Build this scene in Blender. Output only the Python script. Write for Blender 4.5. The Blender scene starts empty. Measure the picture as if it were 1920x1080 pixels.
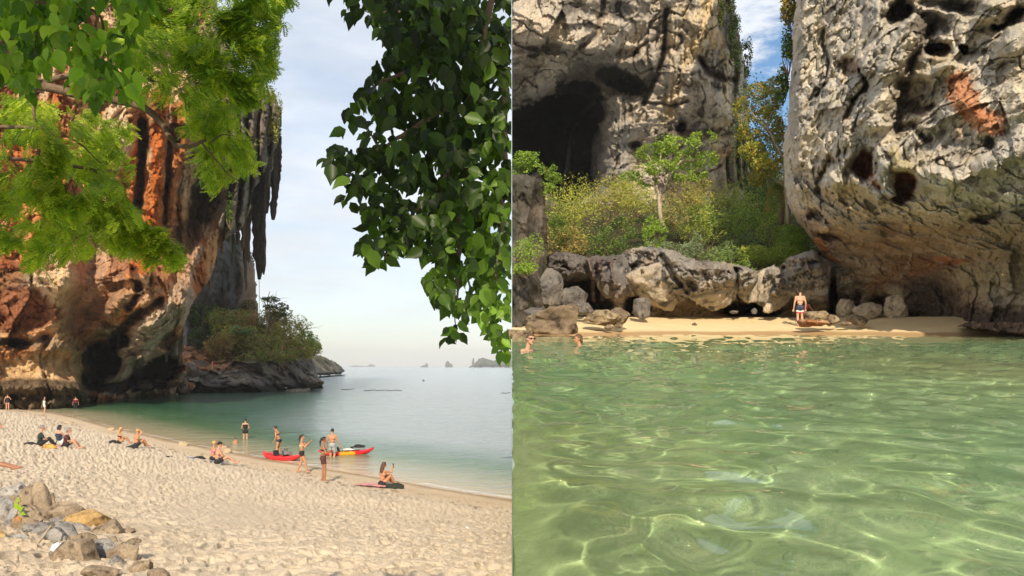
import bpy, math, random
import numpy as np
from mathutils import Vector, Matrix

# ------------------------------------------------------------------ camera, world, sun, exposure
sc = bpy.context.scene
COL = sc.collection
F, CX, HY = 1500.0, 960.0, 687.0        # focal length and horizon in photo pixels (photo is 1920 x 1080)
cam = bpy.data.objects.new('camera', bpy.data.cameras.new('camera')); COL.objects.link(cam)
cam.location = (0, 0, 0); cam.rotation_euler = (math.pi/2, 0, 0)
cam.data.sensor_width = 36; cam.data.lens = 36*F/1920; cam.data.shift_y = (HY-540)/1920
cam.data.clip_start = 0.05; cam.data.clip_end = 30000
sc.camera = cam
SUN_EL, SUN_AZ = math.radians(31), math.radians(0)     # behind the camera
SD = Vector((math.sin(SUN_AZ)*math.cos(SUN_EL), -math.cos(SUN_AZ)*math.cos(SUN_EL), math.sin(SUN_EL)))
w = bpy.data.worlds.new('World'); sc.world = w; w.use_nodes = True
nt = w.node_tree; N = nt.nodes; L = nt.links
bg = N['Background']; bg.inputs[1].default_value = 0.13
sky = N.new('ShaderNodeTexSky'); sky.sky_type = 'NISHITA'; sky.sun_disc = False
sky.sun_elevation = SUN_EL; sky.sun_rotation = math.pi - SUN_AZ; sky.air_density = 1.0; sky.dust_density = 0.5
tc = N.new('ShaderNodeTexCoord'); mp = N.new('ShaderNodeMapping'); mp.inputs['Scale'].default_value = (1, 1, 3.2)
L.new(tc.outputs['Generated'], mp.inputs[0])
def wn(scale, detail, rough, src):
    n = N.new('ShaderNodeTexNoise'); n.inputs['Scale'].default_value = scale; n.inputs['Detail'].default_value = detail
    n.inputs['Roughness'].default_value = rough; n.inputs['Distortion'].default_value = 0.25; L.new(src, n.inputs['Vector']); return n
def wmr(src, a, b, c, d, clampit=True):
    n = N.new('ShaderNodeMapRange'); n.interpolation_type = 'SMOOTHSTEP'; n.inputs[1].default_value = a; n.inputs[2].default_value = b
    n.inputs[3].default_value = c; n.inputs[4].default_value = d; L.new(src, n.inputs[0]); return n
n1 = wn(2.3, 8, 0.55, mp.outputs[0]); n2 = wn(5.0, 8, 0.6, mp.outputs[0])
sp = N.new('ShaderNodeSeparateXYZ'); L.new(tc.outputs['Generated'], sp.inputs[0])
side = wmr(sp.outputs['X'], -0.02, 0.16, 1.0, 0.0)        # a thin high veil over the sea, broken cumulus over the land
veil = wmr(n1.outputs[0], 0.3, 0.7, 0.42, 0.97)
puff = wmr(n2.outputs[0], 0.44, 0.56, 0.0, 0.9)
mv = N.new('ShaderNodeMix'); mv.data_type = 'FLOAT'
L.new(side.outputs[0], mv.inputs[0]); L.new(puff.outputs[0], mv.inputs[2]); L.new(veil.outputs[0], mv.inputs[3])
shade = wmr(n2.outputs[0], 0.3, 0.8, 0.86, 1.06)
cc = N.new('ShaderNodeMix'); cc.data_type = 'RGBA'; cc.inputs[6].default_value = (0,0,0,1)
cc.blend_type = 'MIX'; cc.inputs[7].default_value = (7.0, 7.25, 7.6, 1); L.new(shade.outputs[0], cc.inputs[0])
cc.clamp_factor = False
hs = N.new('ShaderNodeHueSaturation'); hs.inputs['Saturation'].default_value = 1.25; L.new(sky.outputs[0], hs.inputs['Color'])
mc = N.new('ShaderNodeMix'); mc.data_type = 'RGBA'
L.new(mv.outputs[0], mc.inputs[0]); L.new(hs.outputs[0], mc.inputs[6]); L.new(cc.outputs[2], mc.inputs[7])
L.new(mc.outputs[2], bg.inputs[0])
sun = bpy.data.objects.new('sun', bpy.data.lights.new('sun', 'SUN')); COL.objects.link(sun)
sun.data.energy = 5.0; sun.data.angle = math.radians(0.5); sun.data.color = (1.0, 0.87, 0.68)
sun.rotation_euler = SD.to_track_quat('Z', 'Y').to_euler(); sun.location = (0, -5, 30)
sun.data.cycles.is_caustics_light = True
sc.view_settings.view_transform = 'Standard'; sc.view_settings.look = 'None'
sc.view_settings.exposure = 0.18; sc.view_settings.gamma = 1.0; sc.view_settings.use_curve_mapping = False
sc.cycles.max_bounces = 8; sc.cycles.transparent_max_bounces = 8; sc.cycles.volume_bounces = 0
sc.cycles.sample_clamp_indirect = 0

# ------------------------------------------------------------------ numeric noise
_rs = np.random.RandomState(11)
TAB = _rs.rand(64, 64, 64).astype(np.float32)
def vn(p, seed=0):
    p = np.asarray(p, np.float64) + seed*17.31
    i = np.floor(p).astype(np.int64); f = p-i; f = f*f*f*(f*(f*6-15)+10)
    x, y, z = [i[..., k] & 63 for k in range(3)]; x1, y1, z1 = (x+1) & 63, (y+1) & 63, (z+1) & 63
    fx, fy, fz = f[..., 0], f[..., 1], f[..., 2]
    a = TAB[x, y, z]*(1-fx)+TAB[x1, y, z]*fx; b = TAB[x, y1, z]*(1-fx)+TAB[x1, y1, z]*fx
    c = TAB[x, y, z1]*(1-fx)+TAB[x1, y, z1]*fx; d = TAB[x, y1, z1]*(1-fx)+TAB[x1, y1, z1]*fx
    return ((a*(1-fy)+b*fy)*(1-fz)+(c*(1-fy)+d*fy)*fz)*2-1
_R = np.array([[0.36, 0.48, -0.8], [-0.8, 0.6, 0.0], [0.48, 0.64, 0.6]])
def fbm(p, oc=5, gain=0.5, lac=2.03, seed=0):
    s = 0; a = 1; t = 0
    for k in range(oc):
        s = s+a*vn(p, seed+k); t += a; a *= gain; p = (p@_R)*lac
    return s/t
def ridged(p, oc=5, gain=0.5, lac=2.1, seed=0):
    s = 0; a = 1; t = 0
    for k in range(oc):
        s = s+a*(1-np.abs(vn(p, seed+k))*2); t += a; a *= gain; p = (p@_R)*lac
    return s/t
def worley(p, seed=0):
    p = np.asarray(p)+seed*3.7; i = np.floor(p).astype(np.int64); f1 = np.full(p.shape[:-1], 9.0); f2 = f1.copy(); idv = np.zeros(p.shape[:-1])
    two = p.shape[-1] == 2
    for a in (-1, 0, 1):
        for b in (-1, 0, 1):
            for c in ((0,) if two else (-1, 0, 1)):
                jx, jy = (i[..., 0]+a) & 63, (i[..., 1]+b) & 63; jz = 5 if two else (i[..., 2]+c) & 63
                q0 = i[..., 0]+a+TAB[jx, jy, jz]; q1 = i[..., 1]+b+TAB[jy, jz, jx]
                d = (p[..., 0]-q0)**2+(p[..., 1]-q1)**2
                if not two: d = d+(p[..., 2]-(i[..., 2]+c)-TAB[jz, jx, jy])**2
                idn = TAB[(jx+7) & 63, jz, jy] if not two else TAB[(jx+7) & 63, 9, jy]
                m = d < f1; f2 = np.where(m, f1, np.minimum(f2, d)); idv = np.where(m, idn, idv); f1 = np.where(m, d, f1)
    return np.sqrt(f1), np.sqrt(f2), idv
def facet(p, seed=0, fill=0.0):
    """broken planes: every cell of a 3-D lattice is its own tilted face (mean slope about 1)"""
    p = np.asarray(p)+seed*5.3; i = np.floor(p).astype(np.int64); f1 = np.full(p.shape[:-1], 9.0); out = np.zeros(p.shape[:-1]); f2 = f1.copy()
    for a in (-1, 0, 1):
        for b in (-1, 0, 1):
            for c in (-1, 0, 1):
                x, y, z = (i[..., 0]+a) & 63, (i[..., 1]+b) & 63, (i[..., 2]+c) & 63; d0, d1, d2 = p[..., 0]-i[..., 0]-a-TAB[x, y, z], p[..., 1]-i[..., 1]-b-TAB[y, z, x], p[..., 2]-i[..., 2]-c-TAB[z, x, y]
                d = d0*d0+d1*d1+d2*d2; m = d < f1; f2 = np.where(m, f1, np.minimum(f2, d)); pl = (TAB[x, z, y]-0.5)*3*d0+(TAB[z, y, x]-0.5)*3*d2+(TAB[y, x, z]-0.5)*1.2; out = np.where(m, pl, out); f1 = np.where(m, d, f1)
    return out, np.sqrt(f2)-np.sqrt(f1)
def sst(a, b, x):
    t = np.clip((x-a)/(b-a), 0, 1); return t*t*(3-2*t)
def tps(pts):
    """smooth surface through (u, v, value) control points"""
    P_ = np.array(pts, float); X = P_[:, :2]/300.0; n = len(X)
    def k(r): return r*r*np.log(r+1e-9)
    K = k(np.linalg.norm(X[:, None]-X[None], axis=-1)+1e-12)+np.eye(n)*0.02
    A = np.zeros((n+3, n+3)); A[:n, :n] = K; A[:n, n] = 1; A[:n, n+1:] = X; A[n, :n] = 1; A[n+1:, :n] = X.T
    wt = np.linalg.solve(A, np.r_[P_[:, 2], 0, 0, 0])
    def f(U, V):
        over = np.maximum(0, -60-V); V = np.maximum(V, -60); x, y = U/300.0, V/300.0; s = wt[n]+wt[n+1]*x+wt[n+2]*y
        for i in range(n): s = s+wt[i]*k(np.sqrt((x-X[i, 0])**2+(y-X[i, 1])**2)+1e-9)
        return s*(1+over*0.0003)
    return f
def seg_d(U, V, pts):
    """distance to a polyline, and the position along it 0..1"""
    pts = np.array(pts, float); ln = np.r_[0, np.cumsum(np.linalg.norm(np.diff(pts, axis=0), axis=1))]; best = np.full(U.shape, 1e9); tt = np.zeros(U.shape)
    for i in range(len(pts)-1):
        a, b = pts[i], pts[i+1]; ab = b-a; l2 = max(ab@ab, 1e-9)
        t = np.clip(((U-a[0])*ab[0]+(V-a[1])*ab[1])/l2, 0, 1)
        d = np.hypot(U-a[0]-t*ab[0], V-a[1]-t*ab[1]); m = d < best
        best = np.where(m, d, best); tt = np.where(m, (ln[i]+t*(ln[i+1]-ln[i]))/ln[-1], tt)
    return best, tt
def inside(U, V, poly):
    c = np.zeros(U.shape, bool); n = len(poly)
    for i in range(n):
        x1, y1 = poly[i]; x2, y2 = poly[(i+1) % n]
        if y1 == y2: continue
        c ^= ((y1 > V) != (y2 > V)) & (U < (x2-x1)*(V-y1)/(y2-y1)+x1)
    return c
def sdf(U, V, poly):
    d, _ = seg_d(U, V, list(poly)+[poly[0]]); return np.where(inside(U, V, poly), d, -d)
def ell(U, V, cu, cv, ru, rv, rot=0):
    c, s = math.cos(math.radians(rot)), math.sin(math.radians(rot)); x, y = U-cu, V-cv
    return np.hypot((x*c+y*s)/ru, (-x*s+y*c)/rv)
def pt(u, v, d): return np.array([(u-CX)/F*d, d, (HY-v)/F*d])

# ------------------------------------------------------------------ object helpers
def props(o, label=None, cat=None, group=None, kind=None):
    for k, v in (('label', label), ('category', cat), ('group', group), ('kind', kind)):
        if v: o[k] = v
    return o
def thing(name, label, cat, loc=(0, 0, 0), group=None, rotz=0):
    o = bpy.data.objects.new(name, None); COL.objects.link(o); o.location = tuple(float(a) for a in loc); o.rotation_euler = (0, 0, rotz)
    o.empty_display_size = 0.1
    return props(o, label, cat, group)
def mk(name, v, f, m=None, parent=None, col=None, smooth=True):
    """mesh object from arrays; v in the parent's local space; f (n,k) array or list of faces"""
    v = np.asarray(v, np.float64).reshape(-1, 3); me = bpy.data.meshes.new(name)
    if isinstance(f, np.ndarray) and f.ndim == 2:
        n, k = f.shape; me.vertices.add(len(v)); me.vertices.foreach_set('co', v.ravel()); me.loops.add(n*k); me.loops.foreach_set('vertex_index', f.ravel().astype(np.int32))
        me.polygons.add(n); me.polygons.foreach_set('loop_start', np.arange(0, n*k, k, dtype=np.int32)); me.polygons.foreach_set('loop_total', np.full(n, k, np.int32)); me.update(calc_edges=True)
    else: me.from_pydata(v.tolist(), [], [list(x) for x in f])
    if smooth: me.polygons.foreach_set('use_smooth', np.ones(len(me.polygons), bool))
    if col is not None:
        a = me.color_attributes.new('Col', 'FLOAT_COLOR', 'POINT'); c = np.ones((len(v), 4)); c[:, :3] = np.asarray(col).reshape(-1, 3) if np.ndim(col) > 1 else col
        a.data.foreach_set('color', c.ravel())
    if m: me.materials.append(m)
    o = bpy.data.objects.new(name, me); COL.objects.link(o)
    if parent: o.parent = parent
    return o
def grid_faces(nr, nc):
    i = np.arange(nr*nc).reshape(nr, nc); return np.stack([i[:-1, :-1], i[1:, :-1], i[1:, 1:], i[:-1, 1:]], -1).reshape(-1, 4)
def cat_(*ms):
    """join (v, f) pairs; all f of one width"""
    V, Fc, n = [], [], 0
    for v, f in ms: V.append(v); Fc.append(np.asarray(f)+n); n += len(v)
    return np.concatenate(V), np.concatenate(Fc)
def tube(pts, rad, seg=8, cap=True, rough=0, seed=0):
    """tapered tube as quads (v, f)"""
    pts = np.array(pts, float); n = len(pts); rad = np.broadcast_to(np.asarray(rad, float), (n,)); T = np.gradient(pts, axis=0); T /= np.linalg.norm(T, axis=1)[:, None]+1e-12
    ref = np.array([0.0, 0, 1.0]) if abs(T[0][2]) < 0.9 else np.array([1.0, 0, 0]); V = []
    for i in range(n):
        a = np.cross(T[i], ref); a /= np.linalg.norm(a)+1e-12; b = np.cross(T[i], a); ref = ref if abs(T[i]@ref) < 0.95 else a
        th = np.arange(seg)/seg*2*math.pi; V.append(pts[i]+rad[i]*(np.cos(th)[:, None]*a+np.sin(th)[:, None]*b))
    V = np.concatenate(V)
    if rough: V = V+rough*fbm(V*3/np.mean(rad)/3+seed, 3)[:, None]*np.repeat(rad, seg)[:, None]*0.5*np.sign(V-np.repeat(pts, seg, 0))
    i = np.arange(n*seg).reshape(n, seg); j = np.roll(i, -1, 1); f = np.stack([i[:-1], j[:-1], j[1:], i[1:]], -1).reshape(-1, 4)
    if cap:
        k = len(V); V = np.vstack([V, pts[:1]-T[:1]*rad[0]*0.3, pts[-1:]+T[-1:]*rad[-1]*0.3])
        f = np.vstack([f, np.stack([np.full(seg, k), j[0], i[0], i[0]], -1), np.stack([np.full(seg, k+1), i[-1], j[-1], j[-1]], -1)])
        # degenerate quads become triangles
    return V, f
def smooth_line(pts, n=14):
    pts = np.array(pts, float)
    if len(pts) < 3: t = np.linspace(0, 1, n)[:, None]; return pts[0]*(1-t)+pts[-1]*t
    P0 = np.vstack([2*pts[0]-pts[1], pts, 2*pts[-1]-pts[-2]]); out = []; k = max(2, n//(len(pts)-1))
    for i in range(len(pts)-1):
        a, b, c, d = P0[i:i+4]
        for t in np.linspace(0, 1, k, endpoint=False): out.append(0.5*((2*b)+(c-a)*t+(2*a-5*b+4*c-d)*t*t+(-a+3*b-3*c+d)*t**3))
    out.append(pts[-1]); return np.array(out)
def fixq(f):
    """quads list where repeated corners become triangles"""
    return [list(dict.fromkeys(q)) for q in np.asarray(f).tolist()]

# ------------------------------------------------------------------ materials
def nmat(name):
    m = bpy.data.materials.new(name); m.use_nodes = True; n = m.node_tree.nodes; return m, n, m.node_tree.links, n['Principled BSDF']
def noise_node(n, l, scale, detail=6, rough=0.6, vec=None, dist=0.0):
    t = n.new('ShaderNodeTexNoise'); t.inputs['Scale'].default_value = scale; t.inputs['Detail'].default_value = detail
    t.inputs['Roughness'].default_value = rough; t.inputs['Distortion'].default_value = dist
    if vec: l.new(vec, t.inputs['Vector'])
    return t
def ramp(n, l, src, stops):
    r = n.new('ShaderNodeValToRGB'); e = r.color_ramp.elements
    while len(e) > 1: e.remove(e[-1])
    e[0].position, c = stops[0]; e[0].color = (*c, 1)
    for p_, c in stops[1:]: k = e.new(p_); k.color = (*c, 1)
    l.new(src, r.inputs[0]); return r
def mul(n, l, a, b):
    x = n.new('ShaderNodeMix'); x.data_type = 'RGBA'; x.blend_type = 'MULTIPLY'; x.inputs[0].default_value = 1; l.new(a, x.inputs[6]); l.new(b, x.inputs[7]); return x.outputs[2]
def rock_mat(name, s=1.0, bump=0.35, streak=1.0, rough=0.92, pits=0.5, lo=0.55, hi=1.25):
    """s: size in metres of the coarse grain; colour comes from the mesh attribute Col, broken up by noise"""
    m, n, l, b = nmat(name); tc = n.new('ShaderNodeTexCoord'); mp = n.new('ShaderNodeMapping'); mp.inputs['Scale'].default_value = (1, 1, streak); l.new(tc.outputs['Object'], mp.inputs[0])
    at = n.new('ShaderNodeAttribute'); at.attribute_name = 'Col'; v = mp.outputs[0]
    a = noise_node(n, l, 1.3/s, 9, 0.72, v, 0.4); c = noise_node(n, l, 6/s, 8, 0.7, v)
    r = ramp(n, l, a.outputs[0], [(0.3, (lo,)*3), (0.5, (0.95,)*3), (0.7, (hi,)*3)])
    r2 = ramp(n, l, c.outputs[0], [(0.32, (0.55,)*3), (0.47, (1, 1, 1)), (0.7, (1.15,)*3)])
    l.new(mul(n, l, mul(n, l, at.outputs['Color'], r.outputs[0]), r2.outputs[0]), b.inputs['Base Color'])
    b.inputs['Roughness'].default_value = rough; b.inputs['Specular IOR Level'].default_value = 0.03
    vo = n.new('ShaderNodeTexVoronoi'); vo.inputs['Scale'].default_value = 5/s; l.new(v, vo.inputs['Vector'])
    ad = n.new('ShaderNodeMath'); ad.operation = 'ADD'; l.new(a.outputs[0], ad.inputs[0])
    m2 = n.new('ShaderNodeMath'); m2.operation = 'MULTIPLY_ADD'; l.new(vo.outputs['Distance'], m2.inputs[0]); m2.inputs[1].default_value = pits*0.3; l.new(c.outputs[0], m2.inputs[2])
    m3 = n.new('ShaderNodeMath'); m3.operation = 'MULTIPLY'; m3.inputs[1].default_value = 0.45; l.new(m2.outputs[0], m3.inputs[0]); l.new(m3.outputs[0], ad.inputs[1])
    bp = n.new('ShaderNodeBump'); bp.inputs['Distance'].default_value = s*bump; bp.inputs['Strength'].default_value = 1.0; l.new(ad.outputs[0], bp.inputs['Height']); l.new(bp.outputs[0], b.inputs['Normal'])
    return m
def leaf_mat(name, trans=0.35, rough=0.45, spec=0.35, gain=1.0, tint=(1.15, 1.25, 0.5)):
    m, n, l, b = nmat(name); at = n.new('ShaderNodeAttribute'); at.attribute_name = 'Col'
    b.inputs['Roughness'].default_value = rough; b.inputs['Specular IOR Level'].default_value = spec; l.new(at.outputs['Color'], b.inputs['Base Color'])
    tr = n.new('ShaderNodeBsdfTranslucent'); k = n.new('ShaderNodeRGB'); k.outputs[0].default_value = (*[t*gain for t in tint], 1); l.new(mul(n, l, at.outputs['Color'], k.outputs[0]), tr.inputs[0])
    mx = n.new('ShaderNodeMixShader'); mx.inputs[0].default_value = trans; l.new(b.outputs[0], mx.inputs[1]); l.new(tr.outputs[0], mx.inputs[2]); l.new(mx.outputs[0], n['Material Output'].inputs[0])
    return m
def plain(name, c, rough=0.6, spec=0.4, var=0.15, scale=30, bump=0.0):
    m, n, l, b = nmat(name); t = noise_node(n, l, scale, 4, 0.6); tcn = n.new('ShaderNodeTexCoord'); l.new(tcn.outputs['Object'], t.inputs['Vector'])
    r = ramp(n, l, t.outputs[0], [(0.3, tuple(x*(1-var) for x in c)), (0.7, tuple(min(1, x*(1+var)) for x in c))]); l.new(r.outputs[0], b.inputs['Base Color'])
    b.inputs['Roughness'].default_value = rough; b.inputs['Specular IOR Level'].default_value = spec
    if bump:
        bp = n.new('ShaderNodeBump'); bp.inputs['Distance'].default_value = bump; l.new(t.outputs[0], bp.inputs['Height']); l.new(bp.outputs[0], b.inputs['Normal'])
    return m
_pm = {}
def pm(name, c, **k):
    if name not in _pm: _pm[name] = plain(name, c, **k)
    return _pm[name]

# ------------------------------------------------------------------ rock faces seen across a bay: grid of view rays pushed to real distances
def relief(name, poly, dfun, m, parent, step=2.0, warp=(7, 40), edge=26, R=5.0, thick=12.0, clip=None, ext=None):
    """poly in photo pixels gives the outline; dfun(U, V, B) -> (distance in metres, colour); a skirt gives the rock its depth behind the outline"""
    px, py = zip(*poly); u0, u1, v0, v1 = min(px)-12, max(px)+12, min(py)-12, max(py)+12
    if clip: u0, u1 = max(u0, clip[0]), min(u1, clip[1])
    U, V = np.meshgrid(np.linspace(u0, u1, int((u1-u0)/step)+1), np.linspace(v0, v1, int((v1-v0)/step)+1))
    q = np.stack([U/warp[1], V/warp[1], 0*U+3.3], -1); wu, wv = warp[0]*fbm(q, 5, 0.6), warp[0]*fbm(q+9.1, 5, 0.6)
    t = sdf(U+wu, V+wv, poly); D, C = dfun(U, V)
    k = np.clip(1-t/edge, 0, 1); D = D+R*(1-np.sqrt(np.maximum(0, 1-k*k)))
    pos = np.stack([(U-CX)/F*D, D, (HY-V)/F*D], -1); nr, nc = U.shape; f = grid_faces(nr, nc); ok = (t > 0).ravel()
    f = f[ok[f].all(1)]; e = np.concatenate([f[:, [0, 1]], f[:, [1, 2]], f[:, [2, 3]], f[:, [3, 0]]]); es = np.sort(e, 1); key = es[:, 0]*(nr*nc)+es[:, 1]
    _, inv, cnt = np.unique(key, return_inverse=True, return_counts=True); be = e[cnt[inv] == 1]
    P0 = pos.reshape(-1, 3); Cc = C.reshape(-1, 3); bv, bi = np.unique(be, return_inverse=True); bi = bi.reshape(be.shape)
    add = P0[bv]*(1+thick/P0[bv][:, 1:2]); sk = np.stack([be[:, 1], be[:, 0], nr*nc+bi[:, 0], nr*nc+bi[:, 1]], -1)
    Vt = np.vstack([P0, add]); Cc = np.vstack([Cc, Cc[bv]]); ff = np.vstack([f, sk]); used, ix = np.unique(ff, return_inverse=True)
    return mk(name, Vt[used], ix.reshape(ff.shape), m, parent, Cc[used])
def ragged(m_, P_, f=1.0, seed=200):
    """turn a soft mask into one with broken, rocky edges"""
    nz = fbm(P_*f, 5, 0.7, seed=seed); return sst(0.30, 0.62, m_+0.75*nz*(m_ > 0.01))*(m_ > 0.02)
def cracks(P_, f, w_, seed):
    """thin branching fissures, 1 in the middle of each"""
    q = P_*f+0.5*fbm(P_*f*1.3, 3, seed=seed+3)[..., None]; a = np.abs(fbm(q, 3, 0.45, seed=seed)); return np.exp(-(a/w_)**2)
def mixc(C, m, c): return C*(1-m[..., None])+np.array(c)*m[..., None]

def ico(sub):
    import bmesh
    bm = bmesh.new(); bmesh.ops.create_icosphere(bm, subdivisions=sub, radius=1); v = np.array([x.co[:] for x in bm.verts]); f = np.array([[y.index for y in x.verts] for x in bm.faces]); bm.free(); return v, f
ICO = {k: ico(k) for k in (1, 2, 3, 4, 5)}
def rock_shape(seed, size, sub=4, cuts=9, rough=0.12, flutes=0):
    v, f = ICO[sub]; r = np.random.RandomState(seed); v = v.copy()
    for _ in range(cuts):
        d = r.normal(size=3); d /= np.linalg.norm(d); h = r.uniform(0.55, 0.85); t = v@d; v = v-np.maximum(0, t-h)[:, None]*d*0.93
    v = v*(1+rough*fbm(v*1.6+seed, 5, 0.55)[:, None]*1.6); s = np.array(size, float)
    cr = ridged(v*2.2+seed*1.7, 4); v = v*(1+rough*0.5*(cr[:, None]-0.4))
    if flutes: v = v*(1+flutes*ridged(v*np.array([5, 5, 1.2])+seed, 3)[:, None]*0.3)
    return v*s, f
def rock_col(v, seed, base, alt, dark, size):
    n = fbm(v/size*1.4+seed, 5)[:, None]; g = fbm(v/size*4+seed+5, 4)[:, None]; c = np.array(base)*(1-np.clip(n*1.5+0.4, 0, 1))+np.array(alt)*np.clip(n*1.5+0.4, 0, 1)
    k = np.clip(g*3-0.5, 0, 1); return c*(1-k)+np.array(dark)*k
def rock(name, label, cat, loc, size, seed, base, alt, dark, m, sub=4, rotz=0, group=None, **k):
    v, f = rock_shape(seed, size, sub, **k); o = mk(name, v, f, m, None, rock_col(v, seed, base, alt, dark, max(size))); o.location = tuple(float(a) for a in loc); o.rotation_euler = (0, 0, rotz)
    return props(o, label, cat, group)
# ================================================================== LEFT BAY: sea, beach, orange cliff, islet
SEA = -4.7
SHORE_PX = [(1100, 960), (960, 937), (880, 925), (800, 912), (720, 897), (640, 884), (560, 872), (480, 858), (400, 843), (330, 829), (260, 813), (200, 800), (150, 786), (110, 776), (0, 763), (-200, 757)]
SH = np.array([[(u-CX)/F*(-SEA*F/(v-HY)), -SEA*F/(v-HY)] for u, v in SHORE_PX])
def shore_s(x, y):
    d, t = seg_d(x, y, SH); yl = np.interp(x, SH[::-1, 0], SH[::-1, 1]); return np.where(y < yl, d, -d)
def beach_z(x, y):
    s = shore_s(x, y); return SEA+np.where(s > 0, 0.07*np.minimum(s, 2.5)+0.155*np.maximum(s-2.5, 0), 0.12*s)
def gl(u, v):
    """point of the left beach seen at pixel (u, v)"""
    y = np.linspace(4, 130, 6000); x = (u-CX)/F*y; z = (HY-v)/F*y; g = np.maximum(beach_z(x, y), -1e9); k = np.argmax(z < g)
    return np.array([x[k], y[k], g[k]])
def sl(u, v, z=SEA): y = (-z)*F/(v-HY); return np.array([(u-CX)/F*y, y, z])

# beach
def build_beach():
    U = np.r_[np.linspace(-260, CX, 820), np.linspace(CX, 1700, 60)[1:]]; yy = F/np.linspace(F/5.0, F/120.0, 520); Y, UU = np.meshgrid(yy, U, indexing='ij'); X = (UU-CX)/F*Y
    s = shore_s(X, Y); Z = beach_z(X, Y); p = np.stack([X, Y], -1)
    V = HY-Z/Y*F
    dry = sst(0.6, 4.5, s); flat = 1-0.8*np.exp(-(ell(UU, V, 440, 965, 160, 45)**2)*1.2)
    wp = p+0.25*np.stack([vn(np.stack([X*1.3, Y*1.3, 0*X], -1)), vn(np.stack([X*1.3, Y*1.3, 0*X+7], -1))], -1)
    f1, f2, i1 = worley(wp/np.array([0.22, 0.30])); g1, g2, j1 = worley(wp/np.array([0.17, 0.2])+5.3)
    f1 = np.where(i1 > 0.25, f1, 1); g1 = np.where(j1 > 0.35, g1, 1)
    q = np.stack([X*2.2, Y*2.2, 0*X], -1)
    dz = -0.085*np.exp(-(f1/0.3)**2)+0.035*np.exp(-((f1-0.5)/0.12)**2)-0.06*np.exp(-(g1/0.3)**2)+0.05*fbm(q*1.5, 5, 0.62)
    near = sst(30, 8, Y)
    Z = Z+dz*dry*flat*(1.0-0.15*near)+0.006*fbm(q*2, 3)+0.16*fbm(q*0.09, 3)*sst(0, 6, s)
    # sand heaped round the rocks near the camera
    C = np.ones(X.shape+(3,))*np.array([0.74, 0.61, 0.45]); n = fbm(np.stack([X*0.5, Y*0.5, 0*X], -1), 4)
    C *= (1+0.10*n)[..., None]; C = mixc(C, 0.75*np.exp(-(f1/0.26)**2)*dry*0.25, (0.42, 0.31, 0.19))
    C = mixc(C, 0.5*sst(3.5, 0.9, s+0.5*n)*sst(0.0, 1.5, s), (0.52, 0.36, 0.19)); C = mixc(C, sst(0.9, -0.1, s+0.2*n), (0.36, 0.23, 0.115))
    deb = (vn(np.stack([X*6, Y*3, 0*X], -1), 3) > 0.55)*sst(4.6, 3.6, s+0.6*n)*sst(1.2, 2.2, s); C = mixc(C, 0.55*deb, (0.16, 0.1, 0.055))
    C = mixc(C, 0.35*np.exp(-ell(UU, V, 60, 1010, 240, 90)**2), (0.5, 0.36, 0.22))
    m, nn, l, b = nmat('sand'); at = nn.new('ShaderNodeAttribute'); at.attribute_name = 'Col'; tcn = nn.new('ShaderNodeTexCoord')
    t = noise_node(nn, l, 90, 3, 0.7, tcn.outputs['Object']); t2 = noise_node(nn, l, 9, 7, 0.7, tcn.outputs['Object'])
    r = ramp(nn, l, t.outputs[0], [(0.25, (0.78,)*3), (0.55, (1, 1, 1)), (0.8, (1.12,)*3)]); l.new(mul(nn, l, at.outputs['Color'], r.outputs[0]), b.inputs['Base Color'])
    b.inputs['Roughness'].default_value = 0.95; b.inputs['Specular IOR Level'].default_value = 0.15
    bp = nn.new('ShaderNodeBump'); bp.inputs['Distance'].default_value = 0.07; l.new(t2.outputs[0], bp.inputs['Height'])
    b2 = nn.new('ShaderNodeBump'); b2.inputs['Distance'].default_value = 0.006; l.new(t.outputs[0], b2.inputs['Height']); l.new(bp.outputs[0], b2.inputs['Normal']); l.new(b2.outputs[0], b.inputs['Normal'])
    props(mk('beach', np.stack([X, Y, Z], -1), grid_faces(*X.shape)[:, ::-1], m, None, C), kind='structure'); return m
M_SAND = build_beach()

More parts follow.
